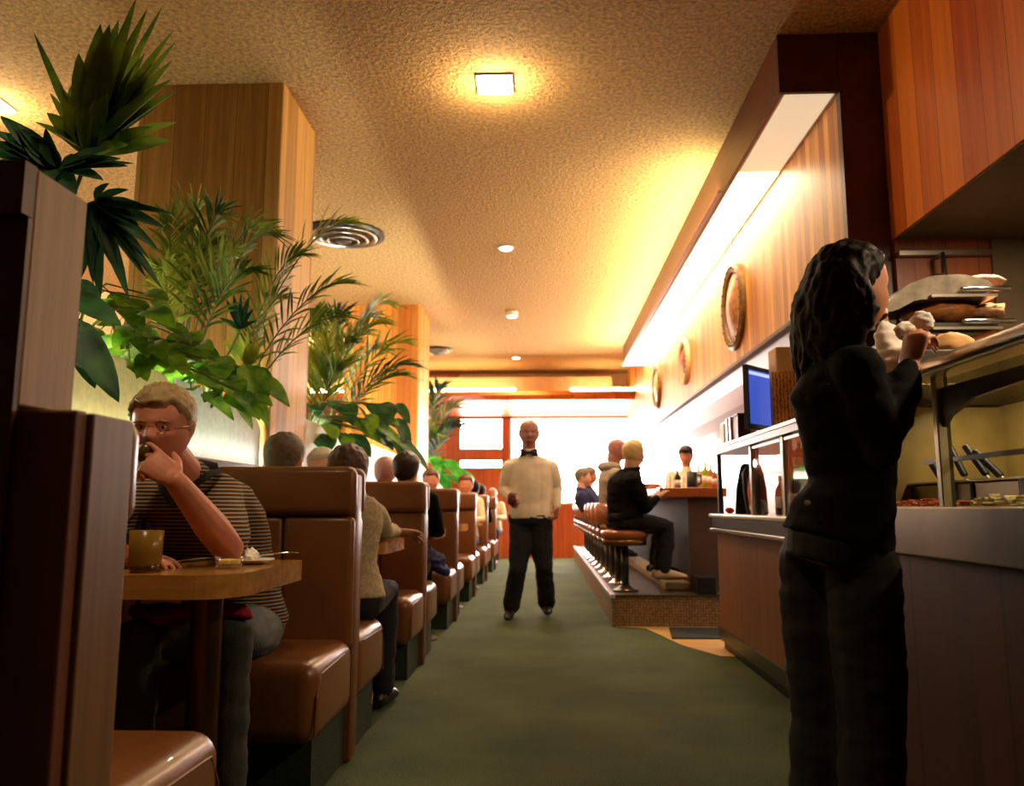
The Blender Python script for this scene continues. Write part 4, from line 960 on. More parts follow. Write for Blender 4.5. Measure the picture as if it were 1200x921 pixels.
# the man drinking at the nearest table
F = V((-.10, -1, 0)).normalized()
J = seated((-1.15, 3.02, .47), F, 1.0, .10)
J['pel'] = V((-1.13, 3.02, .58)); J['wst'] = V((-1.14, 2.96, .75)); J['che'] = V((-1.155, 2.80, .95)); J['nek'] = V((-1.165, 2.64, 1.085))
J['head'] = at(191, 502, Y=2.47)
J['sL'] = at(258, 578, Y=2.70); J['sR'] = V((-1.37, 2.72, 1.02))
J['eL'] = at(268, 637, Y=2.47); J['eL'].z = TZ+.05; J['wL'] = at(207, 565, Y=2.27)
J['eR'] = V((-1.43, 2.46, .885)); J['wR'] = V((-1.20, 2.33, .862))
J['hL'] = V((-1.04, 2.98, .56)); J['kL'] = V((-.965, 2.52, .615)); J['aL'] = V((-.955, 2.52, .09))
J['hR'] = V((-1.22, 2.98, .56)); J['kR'] = V((-1.25, 2.54, .60)); J['aR'] = V((-1.25, 2.50, .09))
hd = V((.08, -1, -.10))
man = figure('man in striped polo and glasses drinking at the nearest booth table', J, dict(bulk=1.06, hem=-.15, arm=1.18, leg=(.10, .09, .074, .07, .066)), 'stripes', 'jeans', 'skin_red', 'hair_grey', hair_short(.60, .10, -.5, .055, .03),
    voxel=.0058, cvoxel=.009, sleeve='short', head_dir=hd, hh=.25, wrinkle=.006,
    hands=dict(L=dict(D=(-.72, -.06, .58), N=(-.45, .80, -.25), curl=((14, 22, 18), (38, 50, 40), (42, 55, 45), (44, 55, 45)), s=1.08, spread=.03, thumb=(.55, .55, .45), tcurl=30), R=dict(D=(1, .1, -.08), N=(0, 0, -1), curl=(12, 18, 12))))
bm = B(); k = J['nek']; a = (J['head']-k).normalized()
for s in (-1, 1): tube(bm, [k+V((.075*s, .03, .035)), k+V((.07*s, -.035, .015)), k+V((.03*s, -.085, -.03)), k+V((.004*s, -.10, -.075))], [(.008, .026), (.008, .028), (.007, .026), (.005, .012)], 8)
tube(bm, [k+V((-.075, .03, .035)), k+V((0, .075, .05)), k+V((.075, .03, .035))], [(.026, .008)]*3, 8, ref=(0, 0, 1))
obj('collar', bm, M['polo_collar'], man, smooth=True)
bm = B(); box(bm, k.x-.018, k.x+.012, J['che'].y-.155, J['che'].y-.140, J['che'].z-.02, J['che'].z+.10, .004, 1)
obj('placket', bm, M['polo_collar'], man)
# wire glasses
X, Y, Z = head_axes(hd, (0, 0, 1)); hc = J['head']; hh = .25
bm = B()
for s in (-1, 1):
    ce = hc + (X*.125*s + Y*.405 + Z*.005)*hh
    tube(bm, [ce + (X*.085*math.cos(q) + Z*.062*math.sin(q) - Y*.02*abs(math.cos(q)))*hh for q in [2*PI*i/20 for i in range(21)]], [.0014]*21, 6, round_ends=False)
    tube(bm, [ce + (X*.085*s - Y*.01)*hh, hc + (X*.335*s + Y*.25 + Z*.02)*hh, hc + (X*.355*s - Y*.06 + Z*.03)*hh], [.0014]*3, 6)
tube(bm, [hc + (-X*.042 + Y*.40 + Z*.02)*hh, hc + (Y*.425 + Z*.03)*hh, hc + (X*.042 + Y*.40 + Z*.02)*hh], [.0014]*3, 6)
obj('eyeglasses', bm, M['brass'], man)
bm = B()
for s in (-1, 1):
    tube(bm, [hc + (X*(.06+.05*i)*s + Y*(.40-.018*i) + Z*(.085+(.012 if i == 1 else 0)))*hh for i in range(4)], [.0028, .0042, .004, .002], 6)
obj('eyebrow', bm, M['hair_grey'], man)
# his glass, tipped at the mouth
wL = J['wL']; mouth = hc + (Y*.43 - Z*.25)*hh
ax = (at(169, 537, Y=2.235)-mouth).normalized(); g0 = mouth + ax*.008
t = thing('tilted_glass', 'small clear glass tipped to the striped man\'s mouth', 'glass', g0)
bm = B(); lathe(bm, g0, [(.031, 0), (.031, .04), (.029, .085), (.026, .09), (.0265, .083), (.029, .04), (.0295, .002)], 24, ax); obj('tumbler', bm, M['clear'], t, smooth=True)
bm = B(); lathe(bm, g0, [(.0275, .05), (.0265, .08)], 20, ax); obj('drink', bm, plain('dark_drink', srgb(96, 70, 30), .2), t, smooth=True)
# red cloth on his lap
bm = B(); tube(bm, [at(170, 716, Y=2.62), at(205, 722, Y=2.55), at(245, 712, Y=2.52), at(284, 718, Y=2.52), at(288, 722, Y=2.53)], [(.03, .06), (.034, .085), (.03, .07), (.024, .05), (.02, .04)], 14, ref=(0, 0, 1))
tag_mesh('red_jacket', fuse(bm, .008, 2, .010, 14), M['red_cloth'], 'folded red jacket across the striped man\'s lap', 'jacket')

# the woman standing at the food counter
F = V((.88, .47, 0)).normalized(); S = Z_.cross(F); Yw = 2.10
J = {'F': F}
J['pel'] = at(979, 636, Y=Yw); J['wst'] = at(999, 556, Y=Yw); J['che'] = at(986, 468, Y=Yw); J['nek'] = at(985, 406, Y=Yw); J['head'] = at(996, 340, Y=Yw+.02)
J['sR'] = at(1006, 434, Y=Yw-.15); J['eR'] = at(1034, 528, Y=Yw-.17); J['wR'] = at(1066, 430, Y=Yw-.04)
J['sL'] = at(966, 432, Y=Yw+.15); J['eL'] = V((.98, Yw+.24, 1.24)); J['wL'] = V((1.0, Yw+.17, 1.375))
for n, g in (('L', 1), ('R', -1)):
    J['h'+n] = J['pel'] + S*g*.08 + F*.0 - Z_*.05
    J['k'+n] = at(993, 815, Y=Yw) + S*g*.075 + F*(-.01); J['k'+n].z = .48
    J['a'+n] = J['k'+n]*1; J['a'+n].z = .09; J['a'+n] -= F*.05
wom = figure('woman with long dark hair in black standing at the food counter', J, dict(fem=1, bulk=.92, hem=-.2, leg=(.088, .087, .076, .074, .078)), 'black_cloth', 'black_trousers', 'skin', voxel=.0065, cvoxel=.010, hh=.243,
    head_dir=(.97, .24, -.06), wrinkle=.007,
    hands=dict(R=dict(D=(.30, .10, .95), N=(.80, .45, -.30), curl=((22, 35, 30), (34, 45, 35), (42, 50, 35), (48, 52, 35)), s=.95, thumb=(.7, .35, .5), side=1), L=dict(D=(.35, -.35, .85), N=(.6, -.75, 0), curl=(40, 45, 30), s=.93)))
X, Y, Z = head_axes((.97, .24, -.06), (0, 0, 1)); hc = J['head']; hh = .243
bm = B(); head(bm, hc, (.97, .24, -.06), hh, offs=bob(.05), ears=False)
rn = random.Random(5)
for i in range(70):
    a = rn.uniform(-1.5, 1.22); top = hc + (X*math.sin(a)*.36 - Y*math.cos(a)*.36 + Z*rn.uniform(.0, .3))*hh
    if abs(a) > 1.3: top -= Y*.02
    L = rn.uniform(.20, .30)*(1.0 if abs(a) < 1.35 else .85); pts = []; ph = rn.uniform(0, 6)
    out = (X*math.sin(a) - Y*math.cos(a)*.8)
    for k in range(7):
        f = k/6; w = .022*math.sin(ph+f*10)
        pts.append(top - Z*L*f + out*(.034*math.sin(PI*f) + .022*f) + X*w*math.cos(a)*1.1 + Y*w*math.sin(a) - Y*.012*f)
    tube(bm, pts, [.016, .018, .018, .017, .015, .011, .004], 7)
obj('hair', fuse(bm, .0055, 1, .005, 60, zs=.15), M['hair_black'], wom)
bm = B(); lathe(bm, at(946, 589, Y=Yw-.135), [(.007, 0), (.007, .003), (.004, .004)], 14, (-.2, -1, 0)); obj('pocket_stud', bm, M['steel'], wom)
# white paper she is holding up
bm = B(); pts = [at(1040, 392, Y=2.30), at(1048, 410, Y=2.28), at(1052, 436, Y=2.26), at(1050, 470, Y=2.26), at(1046, 500, Y=2.26)]
tube(bm, [at(1036, 362, Y=2.30)] + pts, [(.012, .006), (.03, .02), (.05, .03), (.058, .034), (.05, .03), (.03, .02)], 14, ref=X_)
tag_mesh('paper_bag', fuse(bm, .008, 1, .016, 16), M['paper'], 'white paper bag held up behind the woman\'s hand', 'bag')
c = at(1081, 376, Y=2.14)
bm = blob(c, .030, (1, .55, .95), 1.7, .16); 
b2_ = blob(at(1066, 388, Y=2.19), .034, (1.1, .5, .9), 4.4, .3); merge(bm, b2_)
tag_mesh('paper_napkin', fuse(bm, .005, 1, .006, 34), M['paper'], 'round white crumpled napkin pinched in the woman\'s fingers', 'napkin')

# the waiter walking up the aisle
F = V((.03, -1, 0)).normalized(); Yw = 7.55; g = lambda x, y, d=0: at(x, y, Y=Yw+d)
J = {'F': F, 'pel': g(622, 608), 'wst': g(622, 590), 'che': g(622, 556), 'nek': g(620, 530), 'head': g(620, 508.5, -.04)}
J['sR'] = g(597, 549); J['eR'] = g(590, 573, .02); J['wR'] = g(599, 585, -.14)
J['sL'] = g(646, 549); J['eL'] = g(653, 573, .02); J['wL'] = g(653, 594, -.08)
J['hR'] = g(612, 616); J['kR'] = g(607, 666, -.06); J['aR'] = g(599, 713, .06); J['aR'].z = .095
J['hL'] = g(633, 616); J['kL'] = g(637, 664, -.02); J['aL'] = g(641, 712, .18); J['aL'].z = .11
J['fR'] = V((-.15, -1, -.1))
wt = figure('waiter in white jacket and black bow tie walking up the aisle', J, dict(bulk=1.16, belly=.015, hem=-.02, zs=.8, leg=(.122, .105, .085, .082, .082)), 'white_shirt', 'dark_trousers', 'skin_mauve', voxel=.0068, cvoxel=.010, hh=.27, wrinkle=.008,
    hands=dict(R=dict(D=(.15, -.8, -.35), N=(.9, .1, 0), curl=(50, 55, 40), s=1.1), L=dict(D=(-.12, -.35, -1), N=(-1, .1, .1), curl=(40, 45, 35), s=1.1)))
p = J['nek'] + V((0, -.130, -.012)); bm = B()
for s in (-1, 1): loft(bm, [ell(p+X_*s*.008, Y_, Z_, .014, .014, 10), ell(p+X_*s*.035, Y_, Z_, .018, .030, 10), ell(p+X_*s*.078, Y_, Z_, .014, .040, 10)])
ball(bm, p, .018, 10); obj('bow_tie', bm, M['bow'], wt, smooth=True)
bm = B(); k = J['nek']
for s in (-1, 1): tube(bm, [k+V((.085*s, .02, .02)), k+V((.07*s, -.07, .015)), k+V((.03*s, -.105, -.03))], [(.008, .026)]*3, 8)
obj('collar', bm, M['white_shirt'], wt, smooth=True)
tag_mesh('waiter_pad', blob(J['wR']+V((.01, -.10, -.0)), .05, (.8, .8, 1.2), 2., .15), plain('dark_red_pad', srgb(90, 34, 26), .6), 'dark red order pad in the waiter\'s hand', 'pad')

# diners in the booths
ZS = .475
def diner(label, px, py, Y, facing, top, hair, fn, skin='skin', group=None, s=1., hh=.235, k=None, dx=0, **kw):
    """someone seated in a booth whose head centre shows at photo pixel (px, py) when Y away"""
    h = at(px, py, Y=Y); F = V(facing).normalized(); s_ = max(.72, (h.z-ZS)/.835)
    J = seated((h.x+dx, h.y, ZS), F, s_, .02)
    J['head'] = h
    return J, figure(label, J, dict(bulk=.98, **(k or {})), top, 'dark_trousers', skin, hair, fn, hh=hh, voxel=.015, cvoxel=.016, group=group, **kw)
Fa, Fc = (0, 1, 0), (0, -1, 0)
diner('grey-haired head seen from behind above the second booth', 333, 541, 3.86, Fa, 'grey_cloth', 'hair_salt', hair_short(.6, .1, -.6, .06, .02), hh=.25, dx=-.10)
diner('pale-haired diner far across the second table, turned to the camera', 377, 549, 4.98, Fc, 'cream_cloth', 'hair_white', hair_short(.55, .1, -.5, .06, .02), 'skin_pale')
h = at(408, 553, Y=3.90); J = seated((h.x, h.y, ZS), V((.12, 1, 0)), .90, .03); J['head'] = h
J['sR'] = at(440, 604, Y=4.02); J['eR'] = at(449, 636, Y=4.12); J['eR'].z = TZ+.055; J['wR'] = at(463, 636, Y=4.40); J['wR'].z = TZ+.045
figure('brown-haired diner in beige sweater, hand over the second table\'s edge', J, dict(bulk=1.0, fem=1), 'sweater', 'dark_trousers', 'skin', 'hair_brown', bob(.075), voxel=.0085, cvoxel=.011, wrinkle=.006, hh=.24,
    hands=dict(R=dict(D=(.80, .42, -.14), N=(.1, -.45, -.8), curl=(8, 14, 10), s=1.06, spread=.05, thumb=(.35, .6, -.5)), L=dict(D=(0, 1, 0), N=(0, 0, -1), curl=(10, 10, 10))))
diner('balding diner with eyeglasses facing the camera over the third booth', 451, 553, 6.95, Fc, 'grey_cloth', 'hair_white', fringe(), 'skin_mauve', hh=.27)
diner('dark-haired head from behind beside the balding diner', 476, 552, 5.9, Fa, 'black_cloth', 'hair_dark', hair_short(.5, .0, -.8, .08, .02), hh=.25)
diner('ruddy short-haired diner above the fourth booth', 505, 564, 8.95, Fc, 'rust_cloth', 'hair_brown', hair_short(.5, .1, -.5, .05, .01), 'skin_red', hh=.25)
diner('diner in a bright cream top, above the fifth booth', 546, 569, 10.85, Fc, 'cream_cloth', 'hair_brown', hair_short(.55, .1, -.5, .06, .01), 'skin_red', hh=.27)
diner('dark-haired head from behind, next to the diner in cream', 555, 574, 11.75, Fa, 'black_cloth', 'hair_black', hair_short(.5, .0, -.8, .07, .01))
diner('small dark head above the sixth booth', 563, 577, 13.7, Fa, 'black_cloth', 'hair_black', hair_short(.5, .0, -.8, .07, .01))
diner('pink-faced diner low beside the waiter\'s arm', 577, 579, 14.85, Fc, 'cream_cloth', 'hair_white', fringe(), 'skin_red')
# dark jacket lying on the bench of the third booth
bm = B(); a = at(505, 655, Y=6.2); tube(bm, [V((-1.05, 6.25, .60)), V((-.92, 6.22, .63)), V((-.80, 6.2, .58)), V((-.735, 6.2, .52))], [(.10, .15), (.10, .16), (.07, .13), (.03, .08)], 14, ref=Z_)
tag_mesh('dark_jacket', fuse(bm, .012, 2, .02, 12), M['navy'], 'dark jacket heaped on the bench of the third table', 'jacket')
bm = B(); tube(bm, [V((-.98, 4.32, .40)), V((-.93, 4.30, .50)), V((-.92, 4.30, .60))], [(.07, .09), (.09, .11), (.05, .07)], 14)
tag_mesh('hand_bag', fuse(bm, .012, 2, .01, 12), M['black_cloth'], 'black hand bag under the second table', 'bag')

# people at the bar
def stool_sitter(label, k, px, py, dY, top, hair, fn, skin='skin', hh=.24, lean=.14, F=(1, .05, 0), bulk=1.05, shoes='shoe', **kw):
    y = SY+SP*k; h = at(px, py, Y=y+dY); F = V(F).normalized(); z = PZ+.53
    P = V((SX+.02, y, z)); J = seated(P, F, (h.z-z)/.79, lean, foot=PZ+.10); J['head'] = h
    J['nek'] = h - Z_*.165 - F*.03
    J['che'] = J['pel'].lerp(J['nek'], .70) - F*.03; J['wst'] = J['pel'].lerp(J['nek'], .36) - F*.04; S = Z_.cross(F)
    for n, g in (('L', 1), ('R', -1)):
        J['s'+n] = J['nek']-Z_*.085+S*g*.185-F*.01; J['e'+n] = J['s'+n]+F*.10-Z_*.24+S*g*.03; J['w'+n] = J['e'+n]+F*.12+Z_*.10-S*g*.09
        J['k'+n].z -= .06; J['a'+n].x -= .03
    return J, figure(label, J, dict(bulk=bulk, hem=-.3), top, 'black_trousers', skin, hair, fn, hh=hh, voxel=.011, cvoxel=.014, shoes=shoes, **kw)
stool_sitter('person with fair hair in a black coat on the nearest bar stool', 0, 743, 532, .02, 'black_cloth', 'hair_blond', bob(.05), 'skin_pale', shoes='shoe_pale', wrinkle=.012, bulk=1.28, head_dir=(.9, .4, 0))
J, hm = stool_sitter('bald person in a grey hooded sweatshirt at the bar', 1, 723, 528, .04, 'hoodie', None, None, 'skin_mauve', wrinkle=.010, bulk=1.15, head_dir=(.9, .1, -.25))
bm = B(); k = J['nek']; tube(bm, [k+V((.03, -.08, -.01)), k+V((-.05, -.075, .0)), k+V((-.085, 0, -.0)), k+V((-.05, .075, .0)), k+V((.03, .08, -.01))], [(.045, .05), (.055, .075), (.06, .09), (.055, .075), (.045, .05)], 12)
obj('hood', fuse(bm, .012, 2, .008, 14), M['hoodie'], hm)
stool_sitter('grey-haired person in a navy jacket farther along the bar', 5, 683, 560, 0, 'navy', 'hair_salt', hair_short(.5, .1, -.6, .05, .01), 'skin_pale')
stool_sitter('person in a navy jacket next beyond along the bar', 6, 691, 558, 0, 'navy', 'hair_salt', hair_short(.5, .1, -.6, .05, .01), 'skin_red')
# bartender behind the bar
Yb = 9.6; hb = at(804, 535, Y=Yb); F = V((-.25, -1, 0)).normalized(); S = Z_.cross(F)
J = {'F': F, 'head': hb, 'nek': hb-Z_*.17, 'che': hb-Z_*.32, 'wst': hb-Z_*.56, 'pel': hb-Z_*.76}
for n, g in (('L', 1), ('R', -1)):
    J['s'+n] = J['che']+Z_*.10+S*g*.18; J['e'+n] = J['s'+n]-Z_*.24+F*.1+S*g*.03; J['w'+n] = J['e'+n]+F*.2-S*g*.1+Z_*.03
    J['h'+n] = J['pel']+S*g*.09; J['k'+n] = J['h'+n]-Z_*.42; J['a'+n] = V((J['h'+n].x, J['h'+n].y, .09))
    J['k'+n].z = J['h'+n].z*.5
bt = figure('bartender in pale shirt and dark cap behind the bar', J, dict(bulk=.95), 'cream_cloth', 'dark_trousers', 'skin_red', 'hair_dark', hair_short(.3, -.05, -.5, .05, .005), voxel=.014, cvoxel=.015)
bm = B(); Xh, Yh, Zh = head_axes(F, Z_); tube(bm, [hb+(Yh*.30+Zh*.30)*.235, hb+(Yh*.62+Zh*.26)*.235], [(.010, .075), (.006, .06)], 10, ref=Zh); obj('cap_brim', bm, M['black_cloth'], bt, smooth=True)
# ------------------------------------------------------------------ plants
def frond(bm, bs, pts, L, width, n=22, start=.3, fan=42, droop=.25, rn=random, twist=0.):
    """feather leaf: a thin rachis through pts and two rows of folded leaflets"""
    pts = [V(p) for p in pts]
    def bez(t):
        q = pts[:]
        while len(q) > 1: q = [q[i].lerp(q[i+1], t) for i in range(len(q)-1)]
        return q[0]
    tube(bs, [bez(i/12) for i in range(13)], [.007-.0048*i/12 for i in range(13)], 6)
    for i in range(n):
        t = start+(1-start)*(i+.5)/n; p = bez(t); d = (bez(min(1, t+.03))-bez(t-.03)).normalized()
        side = d.cross(Z_); side = side.normalized() if side.length > .05 else X_.copy()
        side = Matrix.Rotation(twist, 3, d) @ side; up = side.cross(d)
        f = (i+.5)/n; ln = L*(.45+.75*math.sin(PI*min(1, .18+.72*f)))*(1-.35*f*f)
        for s in (-1, 1):
            an = math.radians(fan*(1.25-.75*f)+rn.uniform(-7, 7)); dr = (d*math.cos(an)+side*s*math.sin(an)+up*rn.uniform(.02, .28)).normalized()
            blade(bm, p, dr, ln*rn.uniform(.85, 1.1), width, droop*rn.uniform(.5, 1.4), up)
    blade(bm, pts[-1], (pts[-1]-bez(.9)).normalized(), L*.6, width, droop, Z_)
def blade(bm, p, d, ln, w, droop, up):
    s = d.cross(up); s = s.normalized() if s.length > .05 else X_.copy(); up = s.cross(d).normalized()
    prof = ((0, .25), (.2, .8), (.45, 1.), (.72, .72), (.9, .34), (1, .02)); rows = []
    for f, k in prof:
        c = p+d*ln*f - Z_*(droop*ln*f*f); h = w*.5*k
        rows.append([bm.verts.new(c-s*h+up*h*.5), bm.verts.new(c), bm.verts.new(c+s*h+up*h*.5)])
    for a, b in zip(rows, rows[1:]):
        for j in (0, 1): bm.faces.new((a[j], a[j+1], b[j+1], b[j]))
def heart(bm, p, d, up, ln, w, droop=.35, fold=.25):
    d = V(d).normalized(); s = d.cross(V(up)); s = s.normalized() if s.length > .05 else X_.copy(); up = s.cross(d).normalized()
    prof = ((-.07, .4), (.0, .75), (.14, .97), (.34, 1.), (.55, .9), (.74, .66), (.89, .34), (1, .01)); rows = []
    for f, k in prof:
        c = p+d*ln*f - Z_*droop*ln*max(0, f)**2; h = w*.5*k
        rows.append([bm.verts.new(c+s*q*h+up*(abs(q)*h*fold)-Z_*(.05*ln if abs(q) == 1 else 0)) for q in (-1, -.5, 0, .5, 1)])
    for a, b in zip(rows, rows[1:]):
        for j in range(4): bm.faces.new((a[j], a[j+1], b[j+1], b[j]))
def palm(label, base, tips, L, w, mats, n=20, start=.35, droop=.25, seed=0, rise=.6, fan=42, group='palms in the planter'):
    """tips: points the fronds end at"""
    rn = random.Random(seed); base = V(base); t = thing('palm', label, 'palm', base, group)
    bs = B(); 
    for i, tip in enumerate(tips):
        tip = V(tip); mid = base.lerp(tip, .45); hgt = (tip-base).length
        c1 = base+Z_*hgt*.35+V((rn.uniform(-.03, .03), rn.uniform(-.03, .03), 0)); c2 = V((mid.x+(tip.x-mid.x)*.3, mid.y+(tip.y-mid.y)*.3, max(tip.z, base.z+hgt*.5)+hgt*.18*rise))
        bm = B(); b1 = B(); frond(bm, b1, [base+V((rn.uniform(-.04, .04), rn.uniform(-.04, .04), -.08)), c1, c2, tip], L, w, n, start, fan, droop, rn)
        f = obj('frond', bm, M[mats[i % len(mats)]], t, smooth=True); obj('rachis', b1, M['stem'], f, smooth=True)
    bs.free(); return t
def leafy(label, base, tips, ln, w, mat, seed=0, group='leafy plants in the planter', name='leafy_plant'):
    rn = random.Random(seed); base = V(base); t = thing(name, label, 'plant', base, group); bm, bs = B(), B()
    for tip in tips:
        tip = V(tip); out = V((tip.x-base.x, tip.y-base.y, 0)); out = out.normalized() if out.length > .01 else X_
        m1 = base.lerp(tip, .45); m1.x = min(m1.x, XD-.12); m2 = base.lerp(tip, .8); m2.x = min(m2.x, XD-.06); zt = max(1.68, tip.z+.04)
        tube(bs, [base+V((rn.uniform(-.03, .03), rn.uniform(-.03, .03), -.06)), V((m1.x, m1.y, zt-.05)), V((m2.x, m2.y, zt)), tip], [.005, .004, .0035, .003], 6)
        d = (out*rn.uniform(.5, 1)+V((rn.uniform(-.5, .5), rn.uniform(-.6, .3), rn.uniform(-.7, .1)))).normalized(); up = V((rn.uniform(-.1, .5), rn.uniform(-.9, -.3), 1))
        k = rn.uniform(.75, 1.2); heart(bm, tip, d, up, ln*k, w*k, rn.uniform(.1, .5))
    obj('leaves', bm, M[mat], t, smooth=True); obj('stems', bs, M['stem'], t, smooth=True); return t
def tipsat(px, Y, jit=0, rn=random.Random(3)): return [at(x, y, Y=Y+rn.uniform(-jit, jit)) for x, y in px]
# tall palm close to the camera: broad blades fanned at the top left
bp = V((-1.86, 2.62, 1.14))
t = thing('palm', 'big dark palm rising behind the wood screen at the upper left', 'palm', bp, 'palms in the planter')
rn = random.Random(2)
def fan_leaf(hub, blades, w, mat, stem_from):
    bm, b1 = B(), B(); tube(b1, [stem_from, V(stem_from).lerp(hub, .6)+Z_*.05, hub], [.010, .008, .006], 8)
    for tip, ww in blades:
        d = tip-hub; blade(bm, hub+d*.05*rn.random(), d.normalized(), d.length, w*ww, rn.uniform(-.02, .06), V((rn.uniform(-.5, .5), -1, rn.uniform(.2, .8))))
    f = obj('frond', bm, M[mat], t, smooth=True); obj('rachis', b1, M['stem'], f, smooth=True)
Yp = 2.45
hub = at(104, 182, Y=Yp)
fan_leaf(hub, [(at(x, y, Y=Yp+dy), ww*1.35) for x, y, ww, dy in ((43, 34, .5, .1), (93, 62, 1., 0), (118, 28, 1.2, .05), (128, 30, 1.2, 0), (138, 26, 1., .1), (160, 0, .8, 0), (172, 4, .7, .1), (190, 12, .6, .2), (202, 28, .5, .1), (204, 45, .5, .2), (196, 58, .5, .1), (198, 76, .7, .1), (200, 92, 1.2, 0), (206, 103, 1.2, .1), (182, 126, .8, .1), (204, 143, 1., 0), (198, 166, 1.1, .05), (74, 118, 1.1, -.1), (56, 132, 1.1, -.1), (42, 144, 1., -.15), (60, 112, .5, 0), (84, 104, 1., .1), (110, 90, 1.3, 0), (134, 92, 1.2, .1), (120, 60, 1.3, .1), (145, 40, .8, .1), (150, 112, 1.1, .1), (96, 80, 1., .15), (108, 48, 1.1, .12), (112, 120, 1.2, -.1), (90, 128, 1.1, -.12), (72, 100, .7, .1), (126, 110, 1.2, -.08), (140, 70, 1., .15), (170, 60, .6, .12), (186, 88, .8, .12), (176, 150, .9, -.05), (150, 168, .8, -.1))], .052, 'palm', bp)
hub2 = at(70, 196, Y=Yp-.15)
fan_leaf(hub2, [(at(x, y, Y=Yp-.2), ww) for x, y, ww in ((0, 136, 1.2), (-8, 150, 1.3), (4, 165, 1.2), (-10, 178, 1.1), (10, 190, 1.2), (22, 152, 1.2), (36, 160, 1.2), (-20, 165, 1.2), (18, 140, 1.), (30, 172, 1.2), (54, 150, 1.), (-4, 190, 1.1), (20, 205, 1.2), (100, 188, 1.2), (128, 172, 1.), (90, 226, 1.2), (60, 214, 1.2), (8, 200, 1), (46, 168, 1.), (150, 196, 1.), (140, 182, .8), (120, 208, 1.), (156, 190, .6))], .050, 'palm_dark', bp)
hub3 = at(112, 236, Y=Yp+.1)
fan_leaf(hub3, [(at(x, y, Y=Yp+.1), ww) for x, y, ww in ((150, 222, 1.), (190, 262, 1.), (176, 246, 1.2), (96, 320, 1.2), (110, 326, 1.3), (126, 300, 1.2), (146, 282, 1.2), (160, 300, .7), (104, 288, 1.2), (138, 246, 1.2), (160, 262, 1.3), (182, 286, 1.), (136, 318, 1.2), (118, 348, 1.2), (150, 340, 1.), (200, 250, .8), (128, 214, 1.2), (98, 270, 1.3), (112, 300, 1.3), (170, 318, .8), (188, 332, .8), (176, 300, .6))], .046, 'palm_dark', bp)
# feathery palm in front of the first pillar
bq = V((-1.92, 4.1, 1.14))
palm('feathery palm in front of the first pillar, left of its edge', bq, tipsat([(196, 262), (232, 248), (258, 252), (304, 266), (318, 276), (190, 318), (292, 318), (214, 300), (246, 290), (270, 300)], 4.1, .18), .26, .020, ['palm', 'palm_light'], 18, .55, .35, 4, .35, 38)
palm('arching palm spilling over the first pillar\'s bright edge', V((-1.80, 4.45, 1.14)), tipsat([(412, 262), (408, 332), (404, 372), (352, 300), (330, 350)], 4.35, .15), .24, .018, ['palm_light', 'palm'], 20, .45, .25, 7, .3, 40)
# pale fan leaf at the foot
t = thing('fan_palm', 'small pale green fan leaf at the foot of the first pillar', 'palm', V((-1.85, 4.3, 1.14)))
fan_leaf(at(292, 430, Y=4.3), [(at(x, y, Y=4.3), 1.) for x, y in ((262, 398), (270, 392), (280, 390), (290, 388), (300, 390), (308, 398), (314, 410))], .035, 'palm_light', V((-1.85, 4.3, 1.10)))
t = thing('fan_palm', 'tall dark fan leaf in shade against the first pillar', 'palm', V((-1.95, 4.2, 1.14)))
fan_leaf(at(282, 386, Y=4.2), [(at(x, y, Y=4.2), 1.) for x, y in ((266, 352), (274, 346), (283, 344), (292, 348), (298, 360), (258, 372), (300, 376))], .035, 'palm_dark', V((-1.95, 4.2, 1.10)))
# broad-leaved plants low in the trough
leafy('heart-leaved plant hanging over the glass left of the pillar', V((-1.80, 3.92, 1.2)), tipsat([(215, 438), (232, 444), (250, 432), (262, 448), (240, 462), (278, 440), (290, 430), (304, 446), (268, 462), (288, 458), (224, 456), (300, 432), (256, 418), (236, 424), (276, 470), (212, 424)], 3.85, .1), .17, .13, 'leaf', 2)
leafy('bright low plant above the striped man\'s head', V((-1.82, 3.35, 1.2)), tipsat([(130, 392), (150, 380), (172, 386), (190, 378), (205, 392), (220, 404), (180, 402), (160, 400), (198, 412), (212, 388), (142, 410), (228, 420), (188, 424), (206, 430), (170, 416), (152, 424), (215, 410)], 3.3, .12), .15, .10, 'leaf', 5)
leafy('yellow-green plant under the dark palm, left of the pillar', V((-1.90, 3.0, 1.2)), tipsat([(112, 352), (132, 346), (150, 350), (168, 344), (182, 352), (120, 366), (145, 362), (172, 364)], 2.95, .1), .15, .10, 'leaf', 9)
rq = random.Random(41)
leafy('small bright leaves trailing along the top of the cream glass', V((-1.80, 3.5, 1.2)), tipsat([(118+11*i+rq.uniform(-5, 5), 392+i*3.0+rq.uniform(-14, 26)) for i in range(17)] + [(126+12*i, 380+i*2+rq.uniform(-10, 14)) for i in range(10)], 3.35, .15), .11, .085, 'leaf', 51)
leafy('small leaves spilling by the first pillar\'s foot', V((-1.80, 4.3, 1.2)), tipsat([(222+8*i+rq.uniform(-4, 4), 426+i*1.2+rq.uniform(-10, 44)) for i in range(12)], 4.1, .12), .12, .095, 'leaf_dark', 57)
